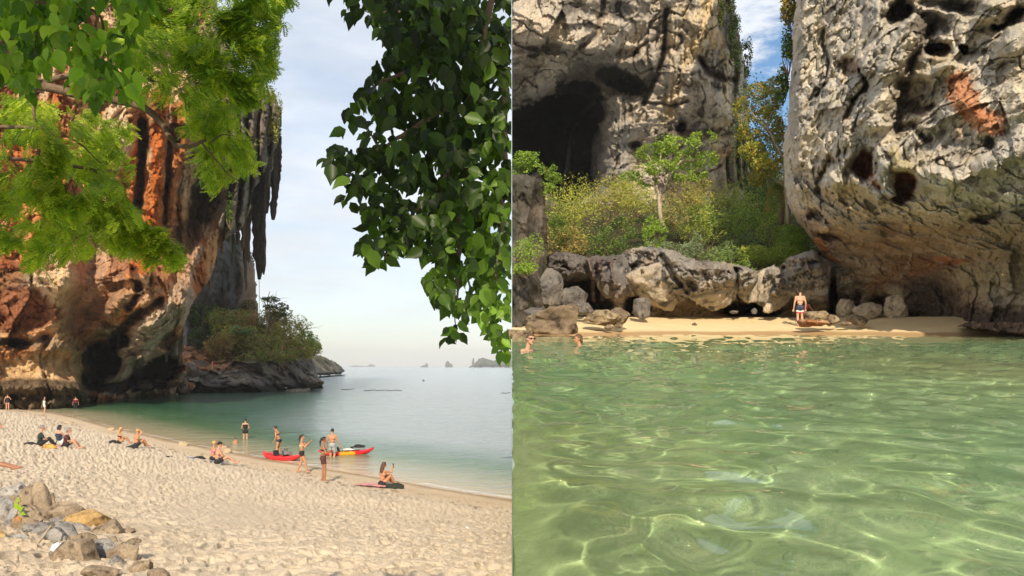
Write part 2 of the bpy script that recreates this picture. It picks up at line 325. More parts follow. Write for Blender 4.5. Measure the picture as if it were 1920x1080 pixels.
def build_sea():
    U = np.r_[np.linspace(-330, CX, 330), np.linspace(CX, 2400, 60)[1:]]; yy = -SEA*F/np.r_[np.linspace(430, 60, 560), np.linspace(60, 0.6, 90)[1:]]; Y, UU = np.meshgrid(yy, U, indexing='ij'); X = (UU-CX)/F*Y
    s = -shore_s(X, Y); k = s > -3.0
    A = 0.035*sst(0.3, 10, s)*sst(400, 60, Y)
    Z = SEA+A*(fbm(np.stack([X*0.35, Y*0.9, 0*X], -1), 3)+0.4*np.sin(Y*0.9+X*0.8+2*fbm(np.stack([X*0.1, Y*0.1, 0*X], -1), 2)))
    dep = np.clip(s, 0, 60); n = fbm(np.stack([X*0.08, Y*0.05, 0*X+2], -1), 4)
    C = np.ones(X.shape+(3,))*np.array([0.018, 0.055, 0.036]); C = mixc(C, sst(60, 16, dep+8*n), (0.035, 0.11, 0.06)); C = mixc(C, sst(14, 4, dep+3*n), (0.10, 0.19, 0.09)); C = mixc(C, sst(7, 0.8, dep+1.4*n), (0.42, 0.38, 0.24)); C = mixc(C, sst(1.6, 0.0, dep), (0.5, 0.38, 0.23))
    out = sst(-28, -10, X+0.1*(Y-80)); C = mixc(C, out*0.8*sst(5, 14, dep), (0.37, 0.41, 0.43)); C = mixc(C, sst(140, 420, Y)*0.8, (0.33, 0.38, 0.41))  # sky reflection on outer and far water painted as pale base colour
    foam = np.exp(-((dep-0.35-0.25*n)/0.12)**2)*(vn(np.stack([X*0.7, Y*0.7, 0*X], -1)) > -0.2); C = mixc(C, 0.7*foam, (0.75, 0.72, 0.65))
    m, nn, l, b = nmat('sea_water'); at = nn.new('ShaderNodeAttribute'); at.attribute_name = 'Col'; l.new(at.outputs['Color'], b.inputs['Base Color'])
    b.inputs['Roughness'].default_value = 0.12; b.inputs['IOR'].default_value = 1.33; b.inputs['Specular IOR Level'].default_value = 0.5
    ge = nn.new('ShaderNodeNewGeometry'); mp = nn.new('ShaderNodeMapping'); mp.inputs['Scale'].default_value = (0.55, 1.0, 1); mp.inputs['Rotation'].default_value = (0, 0, 0.25); l.new(ge.outputs['Position'], mp.inputs[0])
    t = noise_node(nn, l, 1.4, 5, 0.62, mp.outputs[0], 0.6); t2 = noise_node(nn, l, 0.22, 4, 0.6, mp.outputs[0], 0.5)
    bp = nn.new('ShaderNodeBump'); bp.inputs['Distance'].default_value = 0.26; l.new(t.outputs[0], bp.inputs['Height'])
    b2 = nn.new('ShaderNodeBump'); b2.inputs['Distance'].default_value = 0.35; l.new(t2.outputs[0], b2.inputs['Height']); l.new(bp.outputs[0], b2.inputs['Normal']); l.new(b2.outputs[0], b.inputs['Normal'])
    f = grid_faces(*X.shape)[:, ::-1]; f = f[k.ravel()[f].any(1)]
    used, ix = np.unique(f, return_inverse=True)
    P0 = np.stack([X, Y, Z], -1).reshape(-1, 3)
    props(mk('sea', P0[used], ix.reshape(f.shape), m, None, C.reshape(-1, 3)[used]), kind='structure')
build_sea()

# ------------------------------------------------------------------ the big orange cliff
M_CLIFF = rock_mat('orange_limestone', 1.3, 0.5, 0.5, pits=0.8, lo=0.62)
M_GREY = rock_mat('grey_limestone', 1.6, 0.3, 0.6, pits=0.6)
M_DARKROCK = rock_mat('dark_shore_rock', 0.8, 0.3, 1.0, pits=0.8)
TAN, ORG, RED, BLK, GRY, PALE = (0.80, 0.55, 0.33), (0.80, 0.34, 0.11), (0.60, 0.17, 0.05), (0.04, 0.032, 0.027), (0.36, 0.32, 0.27), (0.88, 0.68, 0.44)
base_l = tps([(0, 770, 84), (150, 765, 93), (150, 700, 95), (0, 700, 87), (0, 610, 83), (80, 560, 84), (100, 500, 85), (0, 480, 86), (0, 200, 84), (250, 200, 90), (250, 400, 92), (200, 600, 91), (260, 600, 92), (350, 590, 99), (215, 712, 94), (310, 620, 95), (300, 690, 112), (180, 690, 108), (300, 300, 93), (400, 300, 99), (400, 430, 105), (500, 280, 110), (520, 180, 112), (450, 380, 109), (300, 60, 92), (500, 60, 110), (0, 0, 84), (240, 735, 122), (335, 740, 135)])
def cliff_l(U, V):
    B = base_l(U, V); P_ = np.stack([(U-CX)/F*B, B, (HY-V)/F*B], -1)
    wu = 12*fbm(P_/6, 4, seed=3); wv = 14*fbm(P_/6, 4, seed=8); u, v = U+wu, V+wv
    up = sst(560, 420, V)                                       # the upper wall is fluted into vertical curtains
    S = P_*np.array([1/4.5, 1/4.5, 1/15.0]); W = P_+3*fbm(P_/7, 3, seed=4)[..., None]
    fl = ridged(S+0.35*fbm(P_/9, 3)[..., None], 4, 0.55); ch = ridged(W/np.array([11, 11, 9]), 5, 0.52, seed=5); sm = fbm(W/2.2, 6, 0.62, seed=2); holes, _, _ = worley(W/2.4)
    smooth = np.clip(np.exp(-ell(u, v, 70, 695, 110, 42)**4)+np.exp(-ell(u, v, 152, 560, 42, 90, 18)**4), 0, 1)
    D = B-2.9*up*(fl-0.45)-2.6*(1-up)*(1-smooth*0.8)*(ch-0.3)-(1.7-1.2*smooth)*sm+1.0*np.exp(-(holes/0.33)**2)*(1-smooth)
    tr = fbm(P_*np.array([1/1.5, 1/1.5, 1/14.0]), 5, 0.55, seed=6); fc, fe = facet((P_+0.7*fbm(P_/5, 3, seed=4)[..., None])/np.array([3.2, 3.2, 5.5]), 3); fc2, fe2 = facet(W/1.3, 4); D = D-(1-0.8*smooth)*(1.5*fc+0.55*fc2); D = D-1.5*up*tr-0.9*fbm(P_/0.9, 4, 0.65, seed=18)
    lo = fbm(P_/13, 4, seed=9); mid = fbm(P_/np.array([4, 4, 11]), 5, seed=12)
    C = np.ones(U.shape+(3,))*np.array(TAN); C = mixc(C, sst(-0.05, 0.35, lo+0.3*mid), ORG); C = mixc(C, 0.8*sst(0.12, 0.45, -lo+0.4*mid), PALE)
    C = mixc(C, 0.85*sst(0.1, 0.34, mid), RED)
    st = fbm(P_*np.array([1/2.2, 1/2.2, 1/20.0]), 5, seed=14)
    C = mixc(C, up*0.6*sst(0.16, 0.32, st), BLK); C = mixc(C, 0.45*sst(0.2, 0.38, fbm(P_/3, 5, seed=16)), (0.10, 0.075, 0.06))
    AN = np.array([1, 1, 0.45]); gx = sst(370, 430, u); C = mixc(C, gx*sst(430, 330, v)*0.8, GRY); C = mixc(C, gx*0.6*sst(0.0, 0.3, st), BLK)
    def stroke(pts, wd, amp, col=None, k=1.0, sharp=2):
        nonlocal D, C
        d, t = seg_d(u, v, pts); m_ = np.exp(-(d/wd)**sharp); D = D-amp*m_
        if col is not None: C = mixc(C, k*ragged(m_, P_*AN, 0.55), col)
    def blob(cu, cv, ru, rv, rot, amp, col=None, k=1.0, sharp=4):
        nonlocal D, C
        m_ = np.exp(-ell(u, v, cu, cv, ru, rv, rot)**sharp); D = D-amp*m_*(1+0.25*sm)
        if col is not None: C = mixc(C, k*ragged(m_, P_*AN, 0.45), col)
    # upper wall
    blob(225, 250, 38, 75, 10, 2.0, PALE, 0.9); blob(262, 215, 26, 40, 0, 0.5, (0.75, 0.42, 0.2), 0.8)
    stroke([(305, 180), (300, 280), (297, 360), (290, 440), (272, 500)], 17, 3.4, (0.62, 0.17, 0.035), 0.95); stroke([(335, 200), (342, 260), (330, 330), (316, 400)], 15, 2.6, (0.55, 0.19, 0.055), 0.9)
    stroke([(268, 230), (266, 300), (262, 380), (240, 420)], 10, -3.5, (0.05, 0.04, 0.03), 0.9); stroke([(322, 260), (318, 330), (312, 420)], 6, -2.5, BLK, 0.8)
    blob(384, 365, 28, 66, 12, -4.5, BLK, 0.88); blob(352, 445, 26, 40, 25, -2.5, (0.12, 0.08, 0.06), 0.7); blob(400, 300, 24, 50, 0, -1.5, BLK, 0.6)
    for uu, w_, v0, v1, c in ((418, 9, 190, 420, GRY), (436, 7, 185, 450, (0.3, 0.26, 0.2)), (455, 8, 180, 440, GRY), (476, 8, 180, 350, (0.2, 0.17, 0.14)), (497, 8, 180, 330, (0.12, 0.1, 0.085)), (515, 8, 200, 290, (0.14, 0.12, 0.09))):
        stroke([(uu, v0), (uu+2, (v0+v1)/2), (uu-2, v1)], w_, 2.6, c, 0.7)
        stroke([(uu+10, v0), (uu+10, v1)], 3.5, -3.0, (0.04, 0.035, 0.03), 0.8)
    # middle: tan bulge, the long shell hollow, the hanging nose
    blob(100, 520, 52, 50, -20, 3.5, (0.88, 0.66, 0.42), 0.8); stroke([(140, 480), (122, 540), (108, 590), (120, 650), (150, 655)], 20, 2.2, (0.85, 0.58, 0.3), 0.75)
    stroke([(205, 440), (168, 500), (148, 560), (142, 610)], 30, -3.6, (0.62, 0.38, 0.25), 0.75); stroke([(232, 470), (215, 530), (170, 590)], 18, -2.2, (0.40, 0.24, 0.15), 0.7)
    blob(210, 570, 36, 16, -55, 2.5, (0.42, 0.26, 0.17), 0.6); blob(165, 620, 26, 20, -20, 2.5, (0.35, 0.17, 0.09), 0.6)
    blob(275, 545, 42, 40, -30, 3.0, (0.78, 0.48, 0.28), 0.7); blob(305, 510, 34, 22, -30, 2.2, (0.55, 0.2, 0.07), 0.7); blob(240, 590, 34, 14, -42, 1.5, (0.6, 0.24, 0.08), 0.8)
    stroke([(250, 505), (262, 545), (240, 575)], 9, -2.4, (0.05, 0.03, 0.025), 0.8); stroke([(212, 625), (240, 600), (262, 580)], 7, -2.5, (0.05, 0.03, 0.025), 0.8)
    stroke([(345, 560), (315, 598), (275, 625), (240, 662), (215, 700), (203, 716)], 26, 4.2, (0.66, 0.52, 0.36), 0.9, 4); stroke([(300, 560), (260, 590), (225, 625)], 8, -2.6, (0.07, 0.05, 0.04), 0.75)
    stroke([(370, 470), (352, 520), (350, 580)], 14, 2.4, (0.6, 0.40, 0.26), 0.85); blob(352, 590, 14, 26, 0, 2.0, (0.7, 0.5, 0.33), 0.8)
    # dark red shelf and recess at the far left, the notch below it
    blob(20, 585, 85, 42, 6, -3.0, (0.36, 0.13, 0.06), 0.85); blob(10, 520, 50, 32, 0, -1.5, (0.12, 0.08, 0.06), 0.6); blob(20, 500, 60, 9, 15, 1.5, (0.4, 0.12, 0.05), 0.7)
    stroke([(-10, 638), (45, 640), (85, 632)], 7, -2.5, (0.03, 0.02, 0.018), 0.9); blob(70, 688, 100, 34, -4, -1.4, (0.88, 0.60, 0.32), 0.9); blob(95, 645, 50, 14, 20, 1.5, (0.6, 0.42, 0.27), 0.8)
    stroke([(95, 690), (140, 650)], 13, 0.5, (0.85, 0.60, 0.32), 0.6)
    # cave mouths: set deep, their shade painted near-black
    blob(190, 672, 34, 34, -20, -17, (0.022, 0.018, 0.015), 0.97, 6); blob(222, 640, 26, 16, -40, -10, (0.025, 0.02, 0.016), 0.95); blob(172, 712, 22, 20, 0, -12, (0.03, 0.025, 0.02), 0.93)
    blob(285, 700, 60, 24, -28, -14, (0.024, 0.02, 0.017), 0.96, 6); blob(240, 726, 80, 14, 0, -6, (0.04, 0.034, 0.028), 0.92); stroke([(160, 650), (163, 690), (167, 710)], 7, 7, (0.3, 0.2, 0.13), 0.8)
    blob(262, 688, 10, 26, 15, 6, (0.12, 0.1, 0.085), 0.8); blob(322, 640, 20, 22, 0, -3, (0.05, 0.04, 0.035), 0.7)
    ck = np.maximum(cracks(P_*AN, 0.28, 0.035, 171), 0.8*cracks(P_*AN, 0.7, 0.03, 172))*(1-0.6*smooth); D = D+0.7*ck; C = mixc(C, 0.4*ck, (0.07, 0.04, 0.03))
    # oyster crust below the high-tide line, with a notch at 742
    cr = sst(708, 716, v-8*sst(60, 150, U))*sst(190, 155, U); C = mixc(C, cr, (0.24, 0.165, 0.10)); D = D-cr*(0.5+0.9*fbm(P_/0.7, 5, 0.7, seed=21)); C = mixc(C, cr*sst(0.0, 0.3, fbm(P_/0.9, 5, 0.7, seed=22)), (0.10, 0.07, 0.045))
    D = D-cr*1.8*np.exp(-((V-727)/9)**2)+cr*1.0*np.exp(-((V-744)/6)**2); C = mixc(C, cr*0.6*sst(748, 754, V), (0.45, 0.32, 0.19))
    return D, C
CL = thing('limestone_cliff', 'towering orange and black overhanging cliff with curtains of stalactites above the left beach', 'cliff', (0, 0, 0))
relief('rock_face', [(-200, -60), (395, -60), (420, 60), (445, 130), (490, 165), (516, 178), (527, 205), (527, 250), (521, 272), (512, 285), (503, 300), (496, 330), (480, 350), (470, 395), (452, 432), (434, 440), (418, 455), (405, 490), (396, 520), (378, 548), (366, 566), (360, 582), (352, 604), (342, 622), (345, 660), (352, 700), (335, 725), (330, 745), (150, 757), (145, 768), (100, 784), (-200, 784)], cliff_l, M_CLIFF, CL, step=1.8, R=6, thick=14, clip=(-130, 700))
relief('rock_face', [(-200, -700), (330, -700), (392, -54), (-200, -54)], cliff_l, M_CLIFF, CL, step=10, R=6, thick=14, clip=(-200, 700))  # unseen upward extension of the wall, added to keep sky out of reflections
def stalactite(parent, u, v0, v1, wd, d, seed, col, m):
    n = 22; r = np.random.RandomState(seed); t = np.linspace(0, 1, n); cu = u+wd*0.22*np.cumsum(r.normal(size=n))*0.35; vv = v0+(v1-v0)*t
    pts = np.array([pt(a, b, d) for a, b in zip(cu, vv)]); rad = (0.6*wd/F*d)*(1-0.45*t**1.5)*(1+0.12*r.normal(size=n)); rad[-1] *= 0.45; rad[-2] *= 0.8
    seg = 18; V, f = tube(pts, rad, seg, True); th = np.r_[np.tile(np.arange(seg), n), 0, 0]; c0 = np.r_[np.repeat(np.arange(n), seg), 0, n-1]
    fl = 1+0.28*np.sin(th*2*math.pi/seg*5+seed)+0.4*fbm(V*np.array([1.5, 1.5, 0.4])+seed, 4); V = pts[c0]+(V-pts[c0])*fl[:, None]
    nn_ = fbm(V*np.array([2, 2, 0.25])+seed, 4)[:, None]; C = np.array(col)*(1+0.5*nn_)*(1-0.35*(nn_ > 0.15))
    return mk('stalactite', V, fixq(f), m, parent, C)
SD_, SG, SO = (0.10, 0.085, 0.07), (0.24, 0.2, 0.16), (0.38, 0.23, 0.13)
for a in [(492, 285, 524, 17, 122, SD_), (487, 300, 470, 9, 123, SO), (498, 300, 515, 8, 121, SD_), (514, 262, 412, 12, 124, SD_), (520, 255, 345, 9, 125, SD_), (508, 270, 350, 9, 122, SG), (502, 280, 400, 8, 123, SD_), (478, 330, 430, 8, 122, SG), (468, 330, 492, 10, 123, SG), (459, 340, 545, 6, 125, SG), (456, 360, 470, 9, 122, SO), (446, 380, 460, 8, 121, SG), (437, 395, 500, 5, 122, SG), (430, 390, 455, 7, 121, SO),
          (314, 605, 680, 5, 108, SG), (322, 600, 672, 6, 108, SG), (331, 596, 668, 8, 108, (0.4, 0.34, 0.27)), (337, 600, 682, 5, 107, SG), (342, 605, 660, 5, 107, (0.35, 0.3, 0.24)), (274, 655, 676, 4, 105, SG), (236, 690, 702, 3, 103, SG), (222, 612, 660, 5, 102, SD_),
          (264, 480, 512, 5, 98, SO), (283, 470, 505, 6, 98, SO), (299, 470, 515, 6, 99, SO), (392, 520, 545, 5, 117, SG), (408, 470, 500, 4, 119, SG), (416, 450, 478, 4, 120, SO), (305, 495, 590, 5, 101, SG), (345, 470, 520, 6, 105, SO)]:
    stalactite(CL, *a[:5], int(a[0]*7+a[1]), a[5], M_CLIFF)

# the grey pillar behind
base_p = tps([(360, 400, 178), (480, 400, 186), (360, 600, 165), (490, 600, 182), (430, 500, 168)])
def pillar(U, V):
    B = base_p(U, V); P_ = np.stack([(U-CX)/F*B, B, (HY-V)/F*B], -1); fl = ridged(P_*np.array([1/6., 1/6., 1/22.]), 5, seed=31); D = B-3.5*fl-1.5*fbm(P_/3, 5, seed=32)
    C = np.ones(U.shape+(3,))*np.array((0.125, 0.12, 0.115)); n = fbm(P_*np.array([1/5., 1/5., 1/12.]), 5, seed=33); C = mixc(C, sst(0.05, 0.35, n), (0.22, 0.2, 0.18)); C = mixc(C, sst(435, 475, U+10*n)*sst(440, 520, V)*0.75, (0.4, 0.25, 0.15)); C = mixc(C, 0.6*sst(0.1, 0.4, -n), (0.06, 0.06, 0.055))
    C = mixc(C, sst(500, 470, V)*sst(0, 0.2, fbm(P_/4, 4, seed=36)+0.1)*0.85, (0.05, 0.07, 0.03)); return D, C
PL = thing('rock_pillar', 'shaded grey rock tower behind the hanging stalactites', 'cliff')
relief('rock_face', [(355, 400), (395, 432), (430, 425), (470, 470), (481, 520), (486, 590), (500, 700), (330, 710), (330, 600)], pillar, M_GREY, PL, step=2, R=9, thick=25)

# islet: low rock plinth with scrub, far headland, hazy islands
base_i = tps([(340, 735, 140), (480, 735, 147), (600, 728, 168), (370, 690, 150), (480, 680, 156), (590, 690, 178), (400, 640, 165), (500, 620, 172), (480, 590, 176), (590, 655, 186)])
def islet(U, V):
    B = base_i(U, V); P_ = np.stack([(U-CX)/F*B, B, (HY-V)/F*B], -1); W = P_+2*fbm(P_/5, 3, seed=41)[..., None]; D = B-2.2*facet(W/np.array([4, 4, 3]), 5)[0]-0.8*facet(W/1.5, 6)[0]-2.0*ridged(W/np.array([7, 7, 5]), 5, seed=42)-1.1*fbm(P_/1.6, 5, 0.6, seed=43)
    n = fbm(P_/4, 5, seed=44); C = np.ones(U.shape+(3,))*np.array((0.15, 0.135, 0.12)); C = mixc(C, sst(0.0, 0.3, n), (0.26, 0.22, 0.17)); C = mixc(C, sst(470, 400, U)*sst(700, 690, V)*0.8+0.3*sst(0.1, 0.4, -n), (0.46, 0.22, 0.10))
    C = mixc(C, sst(716, 727, V+8*n), (0.05, 0.045, 0.035)); C = mixc(C, sst(684, 668, V+14*n)*sst(0, 40, U-370), (0.20, 0.15, 0.05)); return D, C
IS = thing('rocky_islet', 'low rocky islet with a rust coloured shelf and dry scrub on top, ending the cove', 'islet')
relief('rock_face', [(315, 650), (345, 700), (330, 740), (420, 739), (520, 740), (535, 728), (560, 732), (605, 728), (607, 720), (596, 700), (585, 668), (560, 640), (520, 615), (480, 600), (430, 595), (380, 640)], islet, M_DARKROCK, IS, step=1.8, R=6, thick=18, warp=(5, 16), edge=12)
def headland(U, V):
    B = 330+(U-590)*1.6+(V-690)*-1.5; P_ = np.stack([(U-CX)/F*B, B, (HY-V)/F*B], -1); n = fbm(P_/7, 5, seed=51); D = B-9*ridged(P_/14, 5, seed=52)
    C = np.ones(U.shape+(3,))*np.array((0.10, 0.098, 0.09)); C = mixc(C, sst(0, 0.3, n), (0.2, 0.18, 0.13)); C = mixc(C, sst(685, 676, V+20*n)*0.6, (0.13, 0.12, 0.05)); C = mixc(C, sst(697, 701, V), (0.04, 0.04, 0.04)); return D, C
HL = thing('far_headland', 'dark sloping rocky headland tapering into the sea behind the islet', 'headland')
relief('rock_face', [(560, 660), (600, 665), (625, 676), (642, 688), (650, 697), (640, 702), (600, 705), (560, 705)], headland, M_GREY, HL, step=1.5, R=16, thick=60, warp=(2.5, 10), edge=8)
M_FAR = rock_mat('far_island_rock', 40, 0.3, 1.0)
def island(u, d, w_px, h_px, seed, lab, lumps):
    S_ = d/F; vs = []
    for (du, wu, hh) in lumps:
        v, f = rock_shape(seed, (wu*S_, wu*S_*0.8, hh*S_*1.15), 4, 8, 0.16); v[:, 0] += du*S_; vs.append((v, f)); seed += 1
    V, f = cat_(*vs); V[:, 2] = np.maximum(V[:, 2], -12); k = (V[:, 0]+(u-CX)*S_) < -0.5; V = V*(1+0*k[:, None])
    f = f[k[f].all(1)]; o = mk('far_island', V, f, M_FAR, None, rock_col(V, seed, (0.10, 0.115, 0.08), (0.2, 0.19, 0.15), (0.06, 0.07, 0.05), w_px*S_)); o.location = ((u-CX)*S_, d, SEA); props(o, lab, 'island')
island(795, 4200, 18, 6, 3, 'small low hazy island on the horizon, left of the domed rock', [(0, 8, 4), (5, 4, 7)])
island(841, 4000, 14, 10, 7, 'small domed hazy rock on the horizon right of the low island', [(-2, 6, 10), (4, 5, 6)])
island(698, 8200, 30, 6, 12, 'faintest pale island far out beside the headland tip', [(0, 9, 4.6), (-22, 22, 2.6)])
def big_isl(U, V):
    B = 3300+0*U; P_ = np.stack([(U-CX)/F*B, B, (HY-V)/F*B], -1); D = B-120*ridged(P_/160, 5, seed=151)+(V-690)*-6; C = np.ones(U.shape+(3,))*np.array((0.09, 0.11, 0.07)); C = mixc(C, sst(0, 0.3, fbm(P_/50, 5, seed=152)), (0.2, 0.19, 0.15)); return D, C
BI = thing('far_island', 'large hazy blue island on the horizon at the edge of the leafy canopy', 'island')
relief('rock_face', [(876, 689), (884, 684), (886, 672), (889, 671), (890, 681), (897, 672), (906, 670), (918, 674), (926, 676), (938, 668), (952, 660), (975, 650), (1000, 652), (1000, 689)], big_isl, M_FAR, BI, step=1, R=120, thick=500, warp=(1.2, 8), edge=8, clip=(870, 959.5))

# boulders under the cliff and beside the islet
RB, RA, RD = (0.15, 0.125, 0.1), (0.3, 0.24, 0.18), (0.05, 0.04, 0.035)
RO, ROA = (0.33, 0.13, 0.06), (0.42, 0.22, 0.12)
for i, (u, v, wu, hv, d, o_, lab) in enumerate([
    (335, 722, 22, 20, 137, 0, 'grey block at the foot of the cliff beside the stalactites'), (300, 722, 20, 14, 132, 0, 'dark rock under the big diagonal overhang'), (270, 724, 16, 12, 128, 0, 'small dark rock in the mouth of the cave'),
    (355, 700, 20, 22, 146, 0, 'upright grey boulder between the cliff and the rust coloured shelf'), (320, 690, 14, 14, 142, 1, 'reddish boulder tucked behind the hanging curtain'), (358, 668, 24, 14, 158, 1, 'red brown boulder high on the slope behind the curtain'),
    (375, 690, 16, 20, 152, 0, 'tall grey boulder leaning at the left end of the rust shelf'), (352, 728, 14, 12, 139, 1, 'rust coloured waterline boulder left of the islet'), (560, 734, 24, 8, 150, 0, 'low wet rock at the waterline before the islet point'), (585, 716, 22, 12, 160, 0, 'broken brown rock at the right tip of the islet'), (230, 734, 18, 7, 124, 0, 'flat wet rock before the dark cave')]):
    rock('boulder', lab, 'boulder', pt(u, v, d), (wu/F*d, wu/F*d*0.8, hv/F*d), 60+i, RO if o_ else RB, ROA if o_ else RA, RD, M_DARKROCK, 4)
# ================================================================== RIGHT COVE: green water, strip of sand, cave cliff, big boulder
WZ0, WS = -0.57, 85.0/F                       # this cove's water: eye level 0.57 m above it
DEEP = 1.15
def wz(y): return WZ0+WS*y
def rshore(x):                                # distance of the waterline
    u = CX+np.asarray(x)*F/34; return np.interp(u, [900, 1100, 1160, 1250, 1480, 1600, 1700, 1800, 1920, 2100], [32.5, 32.5, 33.5, 35.2, 36.2, 35.2, 33.4, 31.0, 28.3, 26])
def sand_z(x, y):
    s = y-rshore(x); return wz(y)+np.where(s > 0, 0.11*np.minimum(s, 7)+0.0*s, 0.06*np.maximum(s, -4)+0.11*np.minimum(s+4, 0)*(s < -4))
def gr(u, v):
    y = np.linspace(20, 60, 8000); x = (u-CX)/F*y; z = (HY-v)/F*y; k = np.argmax(z < sand_z(x, y)) if (z < sand_z(x, y)).any() else 6000
    # the sand rises away from the eye: take the first distance at which the ray has dipped under it
    return np.array([x[k], y[k], sand_z(x[k], y[k])])
def wr(u, v): y = -WZ0*F/(v-602.0); return np.array([(u-CX)/F*y, y, wz(y)])

def right_ground():
    yy = np.r_[np.linspace(-3, 8, 60), np.linspace(8, 27, 60)[1:], np.linspace(27, 46, 150)[1:]]; xx = np.r_[np.linspace(0, 30, 330), np.linspace(30, 48, 40)[1:]]
    Y, X = np.meshgrid(yy, xx, indexing='ij'); Z = sand_z(X, Y); s = Y-rshore(X); q = np.stack([X, Y, 0*X], -1)
    Z = np.where(s < -6, np.maximum(Z, wz(Y)-DEEP), Z)+0.05*fbm(q*0.7, 4)*sst(-4, -9, s)+0.035*fbm(q*1.3, 4)*sst(0.3, 2, s)+0.02*sst(1.2, 2.5, s)*fbm(q*5, 3)
    C = np.ones(X.shape+(3,))*np.array((0.74, 0.58, 0.33)); n = fbm(q*0.8, 4); C *= (1+0.08*n)[..., None]; C = mixc(C, sst(1.3, 0.5, s+0.3*n), (0.46, 0.30, 0.15)); C = mixc(C, sst(-0.5, -6, s), (0.68, 0.69, 0.44))
    m, nn, l, b = nmat('cove_sand'); at = nn.new('ShaderNodeAttribute'); at.attribute_name = 'Col'; tcn = nn.new('ShaderNodeTexCoord'); t = noise_node(nn, l, 14, 6, 0.7, tcn.outputs['Object'])
    r = ramp(nn, l, t.outputs[0], [(0.25, (0.86,)*3), (0.7, (1.08,)*3)]); l.new(mul(nn, l, at.outputs['Color'], r.outputs[0]), b.inputs['Base Color']); b.inputs['Roughness'].default_value = 0.95; b.inputs['Specular IOR Level'].default_value = 0.1
    bp = nn.new('ShaderNodeBump'); bp.inputs['Distance'].default_value = 0.03; l.new(t.outputs[0], bp.inputs['Height']); l.new(bp.outputs[0], b.inputs['Normal'])
    o = props(mk('cove_sand', np.stack([X, Y, Z], -1), grid_faces(*X.shape)[:, ::-1], m, None, C), kind='structure'); o.cycles.is_caustics_receiver = True
right_ground()

def right_water():
    rng = np.random.default_rng(5); comp = []
    for i in range(22): Lw = 0.20*(1.068**i); a = rng.uniform(0, 6.283); comp.append((Lw, math.cos(a)*6.283/Lw, math.sin(a)*6.283/Lw, rng.uniform(0, 6.3), 0.0056*Lw))
    for i in range(14): Lw = 0.5*(1.16**i)*rng.uniform(.9, 1.1); a = rng.normal(0, 0.45)+1.25; comp.append((Lw, math.cos(a)*6.283/Lw, math.sin(a)*6.283/Lw, rng.uniform(0, 6.3), 0.0016*min(Lw, 1.6)))
    yy = np.r_[np.linspace(-2.5, 0.9, 60)[:-1], 0.57*F/np.linspace(F*0.57/0.9, 21.5, 620)]; nr = len(yy)
    X = np.zeros((nr, 620)); Y = X.copy(); wid = np.where(yy < 3, 3.4, yy*1.15); t = np.linspace(0, 1, 620)
    X[:] = t[None]*wid[:, None]; Y[:] = yy[:, None]
    wx, wy = X+0.22*vn(np.stack([X*0.9, Y*0.9, 0*X], -1), 1), Y+0.22*vn(np.stack([X*0.9, Y*0.9, 0*X], -1), 2)
    z = 0*X
    for Lw, kx, ky, ph, am in comp:
        far = sst(Lw*130, Lw*50, Y)*(0.85+1.1*sst(3.5, 12, Y))
        z += am*far*np.sin(kx*wx+ky*wy+ph)
    q = np.stack([X*0.5, Y*0.5, 0*X], -1); z *= (0.75+0.5*vn(q, 4))*sst(-0.02, 0.45, X)
    s = Y-rshore(X); z *= 0.25+0.75*sst(-0.3, -4, s); dep = np.clip(-s, 0, 40)
    Z = wz(Y)+z; k = (s < 0.25)
    C = np.zeros(X.shape+(3,)); tb = 0.05+0.17*sst(0.2, 13, dep)+0.05*vn(q*0.6, 7); C[..., 0] = tb; C[..., 1] = tb; C[..., 2] = tb
    m = bpy.data.materials.new('cove_water'); m.use_nodes = True; n = m.node_tree.nodes; l = m.node_tree.links; n.clear(); out = n.new('ShaderNodeOutputMaterial')
    at = n.new('ShaderNodeAttribute'); at.attribute_name = 'Col'; g = n.new('ShaderNodeBsdfPrincipled'); g.inputs['Transmission Weight'].default_value = 1; g.inputs['IOR'].default_value = 1.33; g.inputs['Roughness'].default_value = 0
    cr = ramp(n, l, at.outputs['Fac'], [(0.04, (1, 0.97, 0.9)), (0.2, (0.70, 0.96, 0.72)), (0.3, (0.64, 0.95, 0.70))]); l.new(cr.outputs[0], g.inputs['Base Color'])
    df = n.new('ShaderNodeBsdfDiffuse'); dr = ramp(n, l, at.outputs['Fac'], [(0.1, (0.36, 0.30, 0.13)), (0.25, (0.15, 0.28, 0.14)), (0.4, (0.12, 0.27, 0.14))]); l.new(dr.outputs[0], df.inputs[0])
    ge = n.new('ShaderNodeNewGeometry'); mp = n.new('ShaderNodeMapping'); mp.inputs['Scale'].default_value = (0.6, 1, 1); l.new(ge.outputs['Position'], mp.inputs[0])
    mx = n.new('ShaderNodeMixShader'); l.new(at.outputs['Fac'], mx.inputs[0]); l.new(g.outputs[0], mx.inputs[1]); l.new(df.outputs[0], mx.inputs[2]); l.new(mx.outputs[0], out.inputs[0])
    f = grid_faces(*X.shape)[:, ::-1]; f = f[k.ravel()[f].any(1)]; used, ix = np.unique(f, return_inverse=True)
    o = mk('cove_water', np.stack([X, Y, Z], -1).reshape(-1, 3)[used], ix.reshape(f.shape), m, None, C.reshape(-1, 3)[used]); o.cycles.is_caustics_caster = True; props(o, kind='structure')
right_water()

M_LIME = rock_mat('pale_limestone', 1.2, 0.45, 0.7, pits=0.7, lo=0.7)
M_BOULD = rock_mat('boulder_limestone', 0.5, 0.36, 1.0, pits=1.0, lo=0.72)
M_OYS = rock_mat('oyster_crusted_rock', 0.14, 0.45, 1.0, pits=2.0, lo=0.6)

